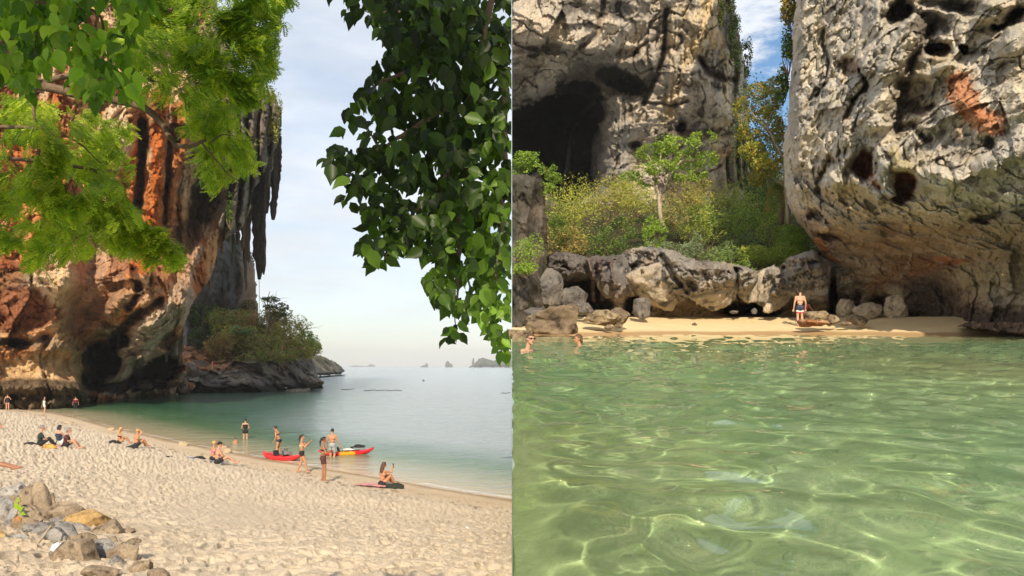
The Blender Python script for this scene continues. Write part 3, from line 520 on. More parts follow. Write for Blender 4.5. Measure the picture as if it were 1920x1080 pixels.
def painter(D, C, u, v, P_=None, f=1.0):
    st = {'D': D, 'C': C}
    def stroke(pts, wd, amp, col=None, k=1.0, sharp=2):
        d, t = seg_d(u, v, pts); m_ = np.exp(-(d/wd)**sharp); st['D'] = st['D']-amp*m_
        if col is not None: st['C'] = mixc(st['C'], (0.8*k if k < 0.9 else k)*ragged(m_, P_, f), col)
    def blob(cu, cv, ru, rv, rot, amp, col=None, k=1.0, sharp=4):
        m_ = np.exp(-ell(u, v, cu, cv, ru, rv, rot)**sharp); st['D'] = st['D']-amp*m_
        if col is not None: st['C'] = mixc(st['C'], (0.8*k if k < 0.9 else k)*ragged(m_, P_, f), col)
    return st, stroke, blob

# back cliff with the cave
base_b = tps([(960, 0, 74), (960, 60, 74), (960, 90, 76), (960, 200, 84), (1100, 80, 78), (1180, 130, 82), (1240, 80, 84), (1200, 200, 88), (1230, 300, 92), (1320, 60, 84), (1380, 100, 90), (1330, 200, 86), (1300, 240, 90), (1380, 330, 92), (1420, 400, 95), (1060, 340, 92), (960, 330, 90), (1120, 400, 92)])
def backcliff(U, V):
    B = base_b(U, V); P_ = np.stack([(U-CX)/F*B, B, (HY-V)/F*B], -1); u = U+8*fbm(P_/4, 5, 0.6, seed=61); v = V+8*fbm(P_/4, 5, 0.6, seed=63)
    W = P_+1.5*fbm(P_/4, 3, seed=64)[..., None]; rt = sst(1215, 1260, u)
    fa, _ = facet((P_+0.6*fbm(P_/3, 3, seed=64)[..., None])/np.array([5, 5, 7]), 21); fb, _ = facet(P_/2.0, 22); D = B-1.15*fa-0.6*fb-1.1*(ridged(W/np.array([8, 8, 6]), 5, 0.55, seed=65)-0.3)-0.8*fbm(P_/1.5, 6, 0.62, seed=66)-rt*1.0*fbm(P_*np.array([1/1.2, 1/1.2, 1/11.]), 4, seed=67)
    n = fbm(P_/3, 6, 0.6, seed=68); n2 = fbm(P_*np.array([1/1.5, 1/1.5, 1/12.]), 5, seed=69)
    C = np.ones(U.shape+(3,))*np.array((0.60, 0.52, 0.42)); C = mixc(C, sst(-0.1, 0.3, n), (0.76, 0.64, 0.49)); C = mixc(C, rt*sst(-0.05, 0.25, n2), (0.76, 0.60, 0.36)); C = mixc(C, rt*0.7*sst(0.2, 0.4, n), (0.66, 0.44, 0.22)); C = mixc(C, 0.8*sst(0.16, 0.34, fbm(P_/np.array([2.5, 2.5, 4]), 5, 0.6, seed=71)), (0.10, 0.09, 0.08)); C = mixc(C, rt*0.5*sst(0.22, 0.36, -n2), (0.12, 0.1, 0.08))
    st, stroke, blob = painter(D, C, u, v, P_, 0.6)
    ck = np.maximum(cracks(P_, 0.18, 0.02, 191), 0.6*cracks(P_, 0.5, 0.02, 192)); st['D'] = D+0.8*ck-0.2*ridged(P_*0.8, 4, 0.6, seed=193); st['C'] = mixc(C, 0.55*ck, (0.11, 0.1, 0.09))
    blob(1010, 55, 60, 34, 8, 1.5, (0.74, 0.60, 0.44), 0.8); blob(1085, 85, 45, 26, -20, 1.5, (0.70, 0.57, 0.42), 0.6); blob(1150, 20, 90, 14, 5, -0.5, (0.2, 0.18, 0.16), 0.6); stroke([(1130, 0), (1122, 60), (1080, 95)], 5, -1, (0.08, 0.07, 0.065), 0.7)
    stroke([(960, 96), (1040, 90), (1110, 108), (1190, 100)], 9, -1.8, (0.24, 0.21, 0.18), 0.6)
    blob(1165, 150, 60, 20, 20, -3.5, (0.05, 0.045, 0.04), 0.9); blob(1195, 120, 20, 14, 0, 0.5, (0.12, 0.1, 0.09), 0.5)
    blob(1000, 170, 60, 46, 30, -1.5, (0.30, 0.26, 0.22), 0.6); blob(1120, 145, 80, 32, 10, -5, (0.08, 0.07, 0.06), 0.85)
    # the cave: high mouth with inner slot, deep, shade painted near-black
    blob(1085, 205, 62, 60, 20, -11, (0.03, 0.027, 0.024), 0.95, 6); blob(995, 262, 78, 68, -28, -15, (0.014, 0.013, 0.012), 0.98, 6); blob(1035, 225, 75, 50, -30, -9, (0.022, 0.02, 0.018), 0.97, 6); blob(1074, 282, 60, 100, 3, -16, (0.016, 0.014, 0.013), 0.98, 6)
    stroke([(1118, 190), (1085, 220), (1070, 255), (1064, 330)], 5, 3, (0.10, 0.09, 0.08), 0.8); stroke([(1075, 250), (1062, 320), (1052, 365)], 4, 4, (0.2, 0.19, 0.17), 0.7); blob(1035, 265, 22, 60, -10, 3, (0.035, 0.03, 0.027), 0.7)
    # grey wall right of the cave
    blob(1150, 290, 34, 95, 6, 1.6, (0.36, 0.335, 0.31), 0.85); stroke([(1135, 190), (1140, 215), (1118, 260), (1112, 330)], 6, 1.2, (0.42, 0.39, 0.34), 0.6)
    for a in (1140, 1150, 1160, 1172, 1185): stroke([(a, 180), (a+2, 245)], 2.4, 0.8, (0.5, 0.46, 0.38), 0.5)
    stroke([(1250, 20), (1245, 90), (1232, 150), (1205, 195)], 5, -2.2, (0.08, 0.07, 0.06), 0.75); blob(1190, 275, 14, 6, 0, -2, (0.04, 0.035, 0.03), 0.85); stroke([(1205, 192), (1260, 200), (1290, 190)], 3, -1.2, (0.09, 0.08, 0.07), 0.6)
    for a, b_, c_ in ((1255, 20, 195), (1263, 10, 190), (1274, 100, 200), (1286, 60, 130)): stroke([(a+8, b_), (a, c_)], 3, 0.6, (0.86, 0.68, 0.42), 0.7)
    blob(1318, 60, 30, 40, 0, 1.4, (0.82, 0.64, 0.40), 0.8); blob(1300, 140, 26, 24, 20, 1.0, (0.72, 0.62, 0.5), 0.8); blob(1345, 75, 22, 16, 60, 0.2, (0.75, 0.5, 0.24), 0.7)
    stroke([(1310, 110), (1322, 135), (1352, 145), (1375, 150)], 6, -2.2, (0.12, 0.08, 0.06), 0.8); stroke([(1362, 0), (1366, 40), (1362, 90)], 6, -2.0, (0.06, 0.05, 0.045), 0.8); stroke([(1378, 40), (1382, 120), (1378, 200)], 5, -1.5, (0.14, 0.11, 0.09), 0.7)
    blob(1330, 200, 46, 34, -15, 2.4, (0.60, 0.49, 0.34), 0.7); blob(1278, 238, 8, 12, 30, -4, (0.025, 0.02, 0.018), 0.95); blob(1310, 250, 40, 12, -10, -1.5, (0.24, 0.19, 0.15), 0.7); blob(1195, 300, 12, 30, 0, -0.8, (0.2, 0.19, 0.17), 0.5)
    for a, b_, c_ in ((1380, 250, 350), (1390, 240, 345), (1360, 300, 350), (1400, 260, 360)): stroke([(a, b_), (a+2, c_)], 4, 1.6, (0.66, 0.52, 0.36), 0.7); stroke([(a+6, b_), (a+6, c_)], 2.5, -2, (0.08, 0.07, 0.06), 0.7)
    blob(1255, 330, 80, 22, 0, 0.5, (0.42, 0.36, 0.34), 0.5)
    return st['D'], st['C']
BC = thing('cave_cliff', 'tall pale limestone cliff with a big black cave mouth behind the shrubs', 'cliff')
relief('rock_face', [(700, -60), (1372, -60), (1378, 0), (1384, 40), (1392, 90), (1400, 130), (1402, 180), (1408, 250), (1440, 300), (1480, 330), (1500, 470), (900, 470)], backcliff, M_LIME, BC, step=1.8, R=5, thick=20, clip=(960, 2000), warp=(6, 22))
relief('rock_face', [(700, -1500), (1800, -1500), (1490, -420), (1372, -54), (700, -54)], backcliff, M_LIME, BC, step=10, R=5, thick=20, clip=(960, 2000))  # unseen extension above, added and flared to block sky reflections in the water

# shaded rock at the left edge
base_e = tps([(960, 300, 37), (1030, 330, 38), (960, 640, 35), (1040, 640, 37), (1030, 480, 38.5), (960, 480, 36)])
def edge_rock(U, V):
    B = base_e(U, V); P_ = np.stack([(U-CX)/F*B, B, (HY-V)/F*B], -1); u, v = U, V
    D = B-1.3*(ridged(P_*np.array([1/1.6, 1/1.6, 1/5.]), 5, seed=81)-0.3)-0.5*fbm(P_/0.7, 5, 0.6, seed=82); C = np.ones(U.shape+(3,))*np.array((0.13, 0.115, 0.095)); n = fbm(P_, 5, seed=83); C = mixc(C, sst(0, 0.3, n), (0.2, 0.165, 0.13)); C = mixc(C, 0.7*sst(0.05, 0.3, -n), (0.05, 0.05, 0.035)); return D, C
ER = thing('shaded_crag', 'dark shaded crag at the left edge of the cove below a leafy tree', 'crag')
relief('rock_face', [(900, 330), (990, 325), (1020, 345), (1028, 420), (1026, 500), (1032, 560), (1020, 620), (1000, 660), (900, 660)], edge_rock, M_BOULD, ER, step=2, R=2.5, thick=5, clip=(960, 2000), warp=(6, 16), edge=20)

# ledge of sharp grey rock behind the sand
base_m = tps([(1030, 480, 44), (1030, 600, 42), (1170, 500, 42.5), (1200, 590, 42), (1180, 480, 43), (1260, 540, 41), (1260, 590, 43), (1330, 590, 43), (1400, 520, 41.5), (1440, 590, 44), (1500, 500, 42), (1500, 590, 43), (1560, 520, 42), (1560, 590, 43)])
def ledge(U, V):
    B = base_m(U, V); P_ = np.stack([(U-CX)/F*B, B, (HY-V)/F*B], -1); u = U+4*fbm(P_*1.2, 4, seed=92); v = V+4*fbm(P_*1.2, 4, seed=93)
    W = (P_@np.array([[0.9, 0, -0.42], [0, 1, 0], [0.42, 0, 0.9]]))+0.4*fbm(P_, 3, seed=94)[..., None]
    up = sst(585, 560, V); fa, _ = facet(W/np.array([1.3, 1.3, 2.2]), 31); fb, _ = facet(W/0.55, 32); D = B-up*(0.55*fa+0.26*fb)-1.0*up*(ridged(W/np.array([1.5, 1.5, 4.2]), 5, 0.5, seed=95)-0.3)-0.3*up*fbm(P_*2.2, 5, 0.62, seed=96)-0.1*fbm(P_*3, 4)
    n = fbm(P_*0.9, 5, seed=97); C = np.ones(U.shape+(3,))*np.array((0.33, 0.30, 0.26)); C = mixc(C, sst(0, 0.3, n), (0.46, 0.38, 0.28)); C = mixc(C, 0.7*sst(0.1, 0.35, -n), (0.16, 0.14, 0.13)); C = mixc(C, sst(1190, 1130, U)*0.75, (0.15, 0.13, 0.12))  # left end darkened in colour to stand for its shade
    C = mixc(C, sst(555, 572, v)*sst(1180, 1200, u), (0.62, 0.46, 0.27))
    st, stroke, blob = painter(D, C, u, v, P_, 1.3)
    ck = np.maximum(cracks(P_, 0.6, 0.04, 195), 0.8*cracks(P_, 1.6, 0.04, 196)); st['D'] = st['D']+0.35*ck-0.3*up*ridged(P_*1.5, 4, 0.6, seed=197); st['C'] = mixc(st['C'], 0.6*ck, (0.09, 0.08, 0.07))
    D_low = sst(545, 575, V); st['D'] = st['D']+1.4*D_low*sst(1030, 1100, U)          # undercut foot
    blob(1240, 505, 62, 40, 10, 1.2, (0.40, 0.36, 0.31), 0.5); blob(1330, 525, 50, 36, 10, 1.4, (0.42, 0.36, 0.29), 0.4); blob(1400, 530, 20, 34, 0, 1.0, (0.36, 0.33, 0.29), 0.5); blob(1450, 545, 34, 44, -10, 1.0, (0.42, 0.36, 0.28), 0.5); blob(1518, 520, 40, 46, 10, 1.6, (0.33, 0.30, 0.27), 0.7)
    stroke([(1240, 480), (1262, 520), (1290, 545)], 5, -1.0, (0.1, 0.085, 0.07), 0.6); stroke([(1215, 490), (1195, 520), (1200, 540)], 6, 0.5, (0.55, 0.36, 0.2), 0.5); blob(1295, 535, 14, 8, 40, -1.0, (0.07, 0.06, 0.05), 0.8); stroke([(1380, 505), (1384, 560)], 4, -1.5, (0.07, 0.06, 0.05), 0.8); stroke([(1424, 510), (1418, 560), (1405, 575)], 7, -1.8, (0.08, 0.07, 0.06), 0.8); stroke([(1470, 500), (1473, 530)], 4, -1.2, (0.04, 0.035, 0.03), 0.85)
    blob(1505, 478, 30, 12, -10, 0.8, (0.5, 0.44, 0.36), 0.5); blob(1535, 572, 22, 14, 0, 0.4, (0.74, 0.57, 0.33), 0.8); blob(1450, 570, 26, 22, 0, 0.5, (0.60, 0.47, 0.31), 0.6)
    for cu, cv, ru, rv in ((1405, 582, 58, 15), (1195, 575, 24, 20), (1090, 560, 60, 40), (1563, 560, 8, 50)): blob(cu, cv, ru, rv, 0, -2.6, (0.03, 0.026, 0.022), 0.93, 6)  # hollows of the ledge: recessed, with their shade painted near-black
    for a in (1105, 1122, 1145): stroke([(a, 490), (a+10, 560)], 5, 1.4, (0.24, 0.17, 0.15), 0.7)
    return st['D'], st['C']
LG = thing('rock_ledge', 'jagged grey limestone ledge with undercut tan feet behind the sand strip', 'ledge')
relief('rock_face', [(1000, 500), (1040, 470), (1100, 480), (1160, 476), (1200, 458), (1260, 468), (1300, 486), (1360, 490), (1400, 500), (1420, 505), (1460, 500), (1478, 480), (1520, 468), (1560, 485), (1600, 500), (1620, 608), (1550, 608), (1490, 606), (1420, 606), (1340, 608), (1270, 610), (1160, 612), (1100, 625), (1000, 620)], ledge, M_BOULD, LG, step=1.7, R=1.6, thick=5, warp=(5, 14), edge=14)

# the huge overhanging boulder
base_g = tps([(1480, 0, 41), (1480, 200, 40), (1476, 330, 40), (1500, 430, 41), (1560, 520, 43), (1600, 590, 43.5), (1600, 0, 36), (1600, 200, 34.5), (1600, 340, 34), (1700, 200, 32), (1700, 360, 31.5), (1650, 450, 37), (1700, 560, 41), (1800, 0, 31), (1800, 200, 29.5), (1800, 330, 29), (1800, 400, 30.5), (1800, 480, 34.5), (1800, 590, 36.5), (1920, 0, 29), (1920, 200, 27.5), (1920, 340, 27), (1920, 400, 28), (1920, 480, 31), (1920, 560, 31.5), (1920, 620, 31), (1850, 610, 33)])
def boulder(U, V):
    B = base_g(U, V); P_ = np.stack([(U-CX)/F*B, B, (HY-V)/F*B], -1); u = U+9*fbm(P_/1.4, 4, seed=101); v = V+9*fbm(P_/1.4, 4, seed=103); u = u+13*fbm(P_*1.3, 4, 0.6, seed=123); v = v+13*fbm(P_*1.3, 4, 0.6, seed=125)
    W = P_+0.6*fbm(P_/1.6, 3, seed=104)[..., None]; low = sst(390, 440, V-0.0*U)
    f1, f2, idc = worley(W/np.array([2.3, 2.3, 3.2]), 3); h1, _, _ = worley(P_/0.55, 6)
    lump = sst(0.0, 0.4, f2-f1)
    str_ = fbm((P_@np.array([[0.94, 0, 0.34], [0, 1, 0], [-0.34, 0, 0.94]]))*np.array([1/3., 1/3., 1/0.45]), 5, 0.6, seed=108)
    fa, fe = facet((P_+0.25*fbm(P_/1.2, 3, seed=104)[..., None])/np.array([2.6, 2.6, 3.4]), 11); fb, fe2 = facet((P_+0.12*fbm(P_, 3, seed=114)[..., None])/1.05, 12); fd, _ = facet(P_/0.42, 13); D = B-(0.58*fa+0.32*fb+0.13*fd)*(1-0.45*low)-0.15*(ridged(W/2.2, 5, 0.55, seed=105)-0.3)*(1-0.5*low)-0.26*fbm(P_*1.6, 6, 0.65, seed=106)-0.45*low*str_+0.28*(1-low)*np.exp(-(h1/0.3)**2)
    n = fbm(P_/1.3, 6, 0.6, seed=107); C = np.ones(U.shape+(3,))*np.array((0.60, 0.54, 0.44)); C = mixc(C, sst(-0.05, 0.3, n), (0.74, 0.64, 0.49)); C = mixc(C, 0.55*sst(0.1, 0.36, -n), (0.30, 0.27, 0.24)); C = mixc(C, 0.45*sst(0.15, 0.34, fbm(P_/0.8, 4, seed=111)), (0.62, 0.5, 0.3))
    C = mixc(C, 0.6*sst(0.12, 0.3, fbm(P_/2.2, 5, 0.6, seed=109))*sst(160, 60, v), (0.07, 0.06, 0.05))
    C = mixc(C, low*0.85, (0.42, 0.29, 0.18)); C = mixc(C, low*sst(0.0, 0.25, str_)*0.7, (0.56, 0.43, 0.28)); C = mixc(C, low*0.6*sst(0.05, 0.3, -str_), (0.24, 0.15, 0.09))
    st, stroke, blob = painter(D, C, u, v, P_, 1.4)
    O = (0.62, 0.30, 0.16); K = (0.05, 0.042, 0.036); R_ = (0.42, 0.14, 0.07); Y_ = (0.66, 0.55, 0.3); G_ = (0.50, 0.47, 0.39); W_ = (0.66, 0.59, 0.47)
    ck = np.maximum(cracks(P_, 0.35, 0.016, 181), 0.5*cracks(P_, 1.2, 0.018, 182))*(1-0.5*low); D = D+0.35*ck-0.08*(1-low)*ridged(P_*1.7, 4, 0.6, seed=183); C = mixc(C, 0.32*ck, (0.16, 0.13, 0.1)); st['D'], st['C'] = D, C
    # upper half: leaning ribs, dark hollows
    stroke([(1712, 55), (1690, 90), (1662, 140), (1648, 190), (1638, 225)], 26, 1.9, W_, 0.75, 4); stroke([(1738, 60), (1712, 120), (1690, 190), (1672, 245)], 13, -1.8, (0.2, 0.17, 0.14), 0.7); stroke([(1655, 20), (1650, 70), (1625, 120)], 24, 1.2, G_, 0.5)
    blob(1590, 125, 24, 17, 25, -1.5, (0.3, 0.17, 0.1), 0.8); stroke([(1612, 130), (1618, 165), (1604, 190)], 5, -1.5, (0.15, 0.09, 0.06), 0.8); stroke([(1600, 195), (1590, 215)], 7, -0.8, (0.4, 0.22, 0.14), 0.7)
    blob(1690, 20, 32, 22, -15, -2.5, K, 0.92); blob(1745, 50, 36, 24, 0, -1.6, K, 0.85); blob(1828, 20, 56, 10, 10, -0.8, K, 0.6); blob(1790, 10, 60, 14, 4, -1.2, K, 0.6); stroke([(1865, 50), (1895, 40), (1915, 22)], 8, -2.5, K, 0.95); stroke([(1720, 8), (1705, 40)], 9, 0.8, G_, 0.6)
    blob(1758, 88, 20, 14, -10, -3.2, K, 0.97, 6); blob(1808, 90, 10, 11, 0, -3, K, 0.97, 6); blob(1765, 105, 14, 16, 0, 0.4, (0.6, 0.45, 0.26), 0.8)
    blob(1865, 25, 40, 22, 0, 1.6, (0.58, 0.50, 0.36), 0.8); blob(1895, 75, 30, 32, -20, 1.6, G_, 0.8); blob(1780, 130, 28, 14, -15, 1.1, (0.62, 0.54, 0.38), 0.7)
    stroke([(1790, 160), (1810, 190), (1830, 225), (1862, 232)], 24, 0.35, O, 0.95); blob(1845, 215, 20, 20, 0, 0.2, (0.55, 0.2, 0.08), 0.7); blob(1798, 252, 12, 9, 0, 0.5, (0.7, 0.45, 0.27), 0.8)
    blob(1720, 165, 30, 22, 20, -0.9, (0.26, 0.23, 0.2), 0.6); blob(1715, 200, 26, 14, 25, -1.6, (0.14, 0.1, 0.08), 0.85); blob(1745, 200, 12, 8, 0, -1.2, K, 0.7); stroke([(1700, 150), (1740, 135), (1778, 118)], 8, 0.9, (0.6, 0.54, 0.42), 0.6)
    stroke([(1680, 245), (1715, 240), (1740, 265)], 7, -1.0, (0.14, 0.1, 0.08), 0.7); blob(1800, 270, 50, 24, 20, -0.5, (0.36, 0.32, 0.27), 0.6)
    # the two red windows with the little pillar between
    blob(1624, 308, 20, 27, 0, -2.6, R_, 0.95, 6); blob(1693, 350, 19, 30, 15, -2.6, (0.36, 0.12, 0.055), 0.95, 6); stroke([(1652, 292), (1656, 320), (1664, 352)], 12, 1.2, (0.56, 0.53, 0.46), 0.95, 4); stroke([(1672, 285), (1680, 310), (1700, 308)], 11, 0.9, (0.6, 0.51, 0.3), 0.9, 4)
    stroke([(1548, 350), (1580, 340), (1610, 345), (1645, 365)], 13, 1.2, W_, 0.8, 4); blob(1642, 343, 12, 5, 25, 0.2, (0.72, 0.28, 0.1), 0.8); stroke([(1588, 230), (1585, 300), (1565, 340)], 11, 0.9, (0.6, 0.53, 0.4), 0.5); stroke([(1560, 300), (1545, 330), (1535, 355)], 6, -1.2, (0.2, 0.17, 0.14), 0.7)
    blob(1770, 340, 70, 30, 22, 0.9, (0.66, 0.6, 0.5), 0.6); blob(1880, 290, 60, 20, -35, 1.1, (0.55, 0.50, 0.42), 0.6); blob(1855, 265, 14, 14, 0, -1.2, (0.12, 0.1, 0.09), 0.7)
    stroke([(1510, 40), (1500, 120), (1495, 200), (1500, 300)], 14, 0.6, (0.4, 0.37, 0.32), 0.5); stroke([(1540, 60), (1550, 120), (1535, 180)], 5, -0.9, (0.22, 0.19, 0.16), 0.5); blob(1530, 405, 16, 10, 10, -1.0, K, 0.8); blob(1542, 432, 10, 8, 0, 0.4, (0.74, 0.6, 0.36), 0.9); blob(1548, 450, 22, 9, 20, -0.8, K, 0.7)
    # underside
    stroke([(1535, 455), (1560, 490), (1575, 520), (1590, 540)], 9, 0.4, (0.58, 0.24, 0.09), 0.9); blob(1577, 524, 12, 7, 10, 0.3, (0.78, 0.34, 0.14), 0.9); blob(1720, 505, 110, 16, -14, 0, (0.46, 0.2, 0.09), 0.6); blob(1780, 488, 45, 7, -5, 0, (0.56, 0.2, 0.08), 0.7); blob(1668, 430, 32, 15, 0, -0.4, (0.24, 0.16, 0.12), 0.8); blob(1640, 545, 30, 14, 25, 0, (0.5, 0.26, 0.12), 0.7)
    blob(1600, 420, 60, 26, 40, 0.3, (0.38, 0.34, 0.26), 0.6); blob(1845, 405, 28, 9, -10, -1.0, (0.06, 0.05, 0.04), 0.85); stroke([(1712, 482), (1700, 505), (1690, 520)], 3, 0.1, (0.6, 0.52, 0.38), 0.7)
    blob(1870, 525, 90, 30, 4, 0.3, (0.50, 0.41, 0.24), 0.85, 6); blob(1880, 560, 60, 16, 4, 0.3, (0.54, 0.45, 0.33), 0.8, 6); blob(1665, 555, 30, 9, 12, 0.3, (0.6, 0.48, 0.28), 0.7)
    # oyster crust
    cr = np.clip(np.exp(-ell(u, v, 1750, 560, 62, 42, 20)**6)+sst(566, 580, v-0.06*(u-1750))*sst(1690, 1730, u), 0, 1); ro, _, _ = worley(P_/0.22, 9)
    st['D'] = st['D']-cr*(0.15+0.3*fbm(P_*3, 5, 0.7, seed=121))+cr*0.3*ro*0.5; st['C'] = mixc(st['C'], cr*0.95, (0.12, 0.085, 0.065)); st['C'] = mixc(st['C'], cr*0.6*sst(0.1, 0.3, fbm(P_*5, 4, 0.7, seed=122)), (0.28, 0.21, 0.16))
    for cu, cv, ru, rv in ((1600, 570, 14, 20), (1650, 575, 20, 18), (1690, 590, 26, 10)): blob(cu, cv, ru, rv, 0, -1.8, (0.06, 0.05, 0.045), 0.85)
    return st['D'], st['C']
GB = thing('overhanging_boulder', 'huge pale grey boulder with red hollows and dark undercut, at the right of the cove', 'boulder')
relief('rock_face', [(1488, -60), (1492, 0), (1484, 60), (1486, 110), (1478, 180), (1476, 230), (1466, 280), (1470, 330), (1474, 380), (1482, 400), (1505, 430), (1520, 450), (1540, 475), (1556, 505), (1566, 540), (1575, 604), (1590, 606), (1640, 606), (1700, 610), (1760, 612), (1800, 618), (1850, 624), (1920, 632), (2100, 650), (2100, -60)], boulder, M_BOULD, GB, step=1.7, R=3.2, thick=10, warp=(4, 14), edge=22, clip=(900, 1990))
relief('rock_face', [(1430, -450), (1560, -850), (1700, -1500), (2400, -1500), (2400, -54), (1490, -54)], boulder, M_BOULD, GB, step=12, R=3.2, thick=10, edge=22, clip=(900, 2400)); relief('rock_face', [(1985, -60), (2400, -60), (2400, 650), (1985, 640)], boulder, M_BOULD, GB, step=10, R=0.1, thick=10, edge=2, clip=(1985, 2400))  # unseen rock above and to the right, added against sky reflections in water
GZ = (0.20, 0.18, 0.16)
for i, (u, v, wu, hv, d, ty, lab) in enumerate([
    (1238, 528, 66, 50, 41.6, 5, 'largest jagged grey outcrop above the sand, left of the middle of the ledge'), (1332, 540, 54, 40, 41.6, 5, 'second grey outcrop of the ledge with an undercut tan belly'), (1402, 538, 24, 36, 41.8, 5, 'narrow grey block between two outcrops of the ledge'), (1450, 546, 38, 46, 42, 5, 'grey outcrop of the ledge above the small cream block'), (1518, 528, 48, 50, 41.6, 5, 'smooth-faced grey block of the ledge beside the big boulder'), (1160, 520, 40, 50, 43, 0, 'dark fluted block at the left of the ledge'),
    (1046, 600, 58, 34, 33.2, 1, 'big brown oyster-crusted rock at the water edge in the left of the cove'), (975, 628, 32, 12, 31.5, 1, 'low pale crusted rock at the left edge of the cove water'), (1122, 598, 38, 17, 34.2, 1, 'brown flat-topped rock right of the big crusted one'), (1162, 594, 24, 18, 35.2, 1, 'squared brown rock at the left end of the sand'), (1142, 614, 9, 6, 33.7, 1, 'small knob of rock on the wet sand before the squared rock'), (1160, 610, 9, 5, 34.1, 1, 'small brown stone on the sand, right of the knob'), (1163, 620, 6, 2.5, 33.3, 1, 'tiny dark pebble rock in the shallows at the sand edge'),
    (1030, 540, 30, 38, 38, 0, 'grey upright boulder in the shade beside the dark crag'), (1078, 560, 34, 28, 38.5, 0, 'grey rounded boulder right of the upright one in shade'), (1094, 580, 26, 14, 37, 0, 'low dark boulder above the flat-topped crusted rock'), (1010, 590, 34, 20, 35, 0, 'black shaded boulder behind the big crusted rock'), (1202, 575, 22, 24, 39.5, 0, 'dark boulder under the ledge at the left end of the sand'),
    (1529, 594, 24, 14, 36.3, 1, 'largest crusted stone of the small heap beside the standing man'), (1512, 606, 22, 8, 35.8, 2, 'rust orange stone in front of the small heap'), (1536, 606, 20, 7, 35.9, 2, 'second rust orange stone at the base of the heap'), (1558, 601, 15, 11, 36.2, 1, 'dark wedge stone at the right of the heap'), (1607, 600, 20, 12, 36.3, 1, 'pointed brown stone right of the heap before the pale rock'), (1585, 607, 12, 4, 36, 1, 'flat stone between the heap and the pointed stone'),
    (1626, 585, 28, 17, 39, 3, 'pale tan rock at the foot of the overhanging boulder'), (1586, 580, 18, 20, 40.5, 3, 'mottled tan rock in the gap behind the sunbather'), (1440, 578, 11, 9, 41, 3, 'small cream block beside the hollow under the ledge'), (1375, 585, 10, 4, 41.5, 0, 'low grey stone in the dark hollow under the ledge'), (1414, 583, 8, 6, 42, 0, 'small grey stone left of the cream block'),
    (1832, 648, 26, 5, 23.5, 4, 'flat dark rock just breaking the shallow water at the right'), (1722, 624, 16, 2.5, 34.6, 4, 'thin dark reef patch at the wet sand edge'), (1680, 577, 22, 24, 38.5, 3, 'leaning brown rock under the boulder right of the pale rock')]):
    if ty in (1, 2, 4): ty_c = ((0.22, 0.165, 0.11), (0.4, 0.31, 0.19), (0.07, 0.05, 0.04)) if ty != 2 else ((0.4, 0.17, 0.07), (0.5, 0.3, 0.16), (0.15, 0.08, 0.05))
    elif ty == 5: ty_c = ((0.34, 0.31, 0.27), (0.5, 0.42, 0.31), (0.13, 0.115, 0.1))
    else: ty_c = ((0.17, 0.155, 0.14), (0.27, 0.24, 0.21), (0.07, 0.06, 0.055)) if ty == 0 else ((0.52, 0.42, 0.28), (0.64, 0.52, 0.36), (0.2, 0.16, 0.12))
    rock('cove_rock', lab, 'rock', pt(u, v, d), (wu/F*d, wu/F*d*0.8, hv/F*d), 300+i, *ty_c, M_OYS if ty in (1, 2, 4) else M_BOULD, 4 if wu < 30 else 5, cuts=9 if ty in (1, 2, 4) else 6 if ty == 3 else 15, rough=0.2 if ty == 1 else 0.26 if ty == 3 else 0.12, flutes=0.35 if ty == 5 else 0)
# oyster reef at the right edge
def reef(U, V):
    B = 31.5-(U-1780)*0.02+0*V; P_ = np.stack([(U-CX)/F*B, B, (HY-V)/F*B], -1); D = B-0.5*fbm(P_*2, 5, 0.7, seed=131)-(V-610)*0.03; C = np.ones(U.shape+(3,))*np.array((0.17, 0.115, 0.08)); C = mixc(C, sst(0, 0.3, fbm(P_*5, 4, 0.7, seed=132)), (0.34, 0.23, 0.16)); C = mixc(C, sst(0.05, 0.3, fbm(P_*4, 4, seed=135)), (0.06, 0.045, 0.035)); return D, C
RF = thing('oyster_reef', 'low brown oyster-covered reef along the foot of the boulder at the right edge', 'reef')
relief('rock_face', [(1790, 612), (1822, 602), (1900, 604), (2100, 600), (2100, 640), (1920, 629), (1860, 623), (1810, 615)], reef, M_OYS, RF, step=1.2, R=0.8, thick=2, warp=(3, 8), edge=6, clip=(900, 1990))

# slope of soil and rubble between the ledge and the cave cliff
base_s = tps([(960, 500, 46.5), (1100, 510, 46.5), (1560, 520, 46.5), (1250, 500, 46.5), (1400, 515, 46.5), (960, 360, 70), (1100, 370, 72), (1250, 380, 72), (1400, 380, 74), (1560, 400, 68), (1250, 430, 55), (1450, 440, 56), (1000, 430, 54)])
def slope(U, V):
    B = base_s(U, V); P_ = np.stack([(U-CX)/F*B, B, (HY-V)/F*B], -1); D = B-1.2*fbm(P_/3, 5, seed=141); C = np.ones(U.shape+(3,))*np.array((0.09, 0.075, 0.045)); C = mixc(C, sst(0, 0.3, fbm(P_, 4, seed=142)), (0.07, 0.085, 0.03)); return D, C
SLP = relief('scrub_slope', [(900, 385), (1100, 380), (1430, 385), (1460, 370), (1580, 430), (1600, 505), (1420, 512), (1300, 505), (1200, 480), (1100, 505), (1000, 500), (900, 500)], slope, M_GREY, None, step=3, R=2, thick=4, clip=(960, 2000)); props(SLP, kind='structure')

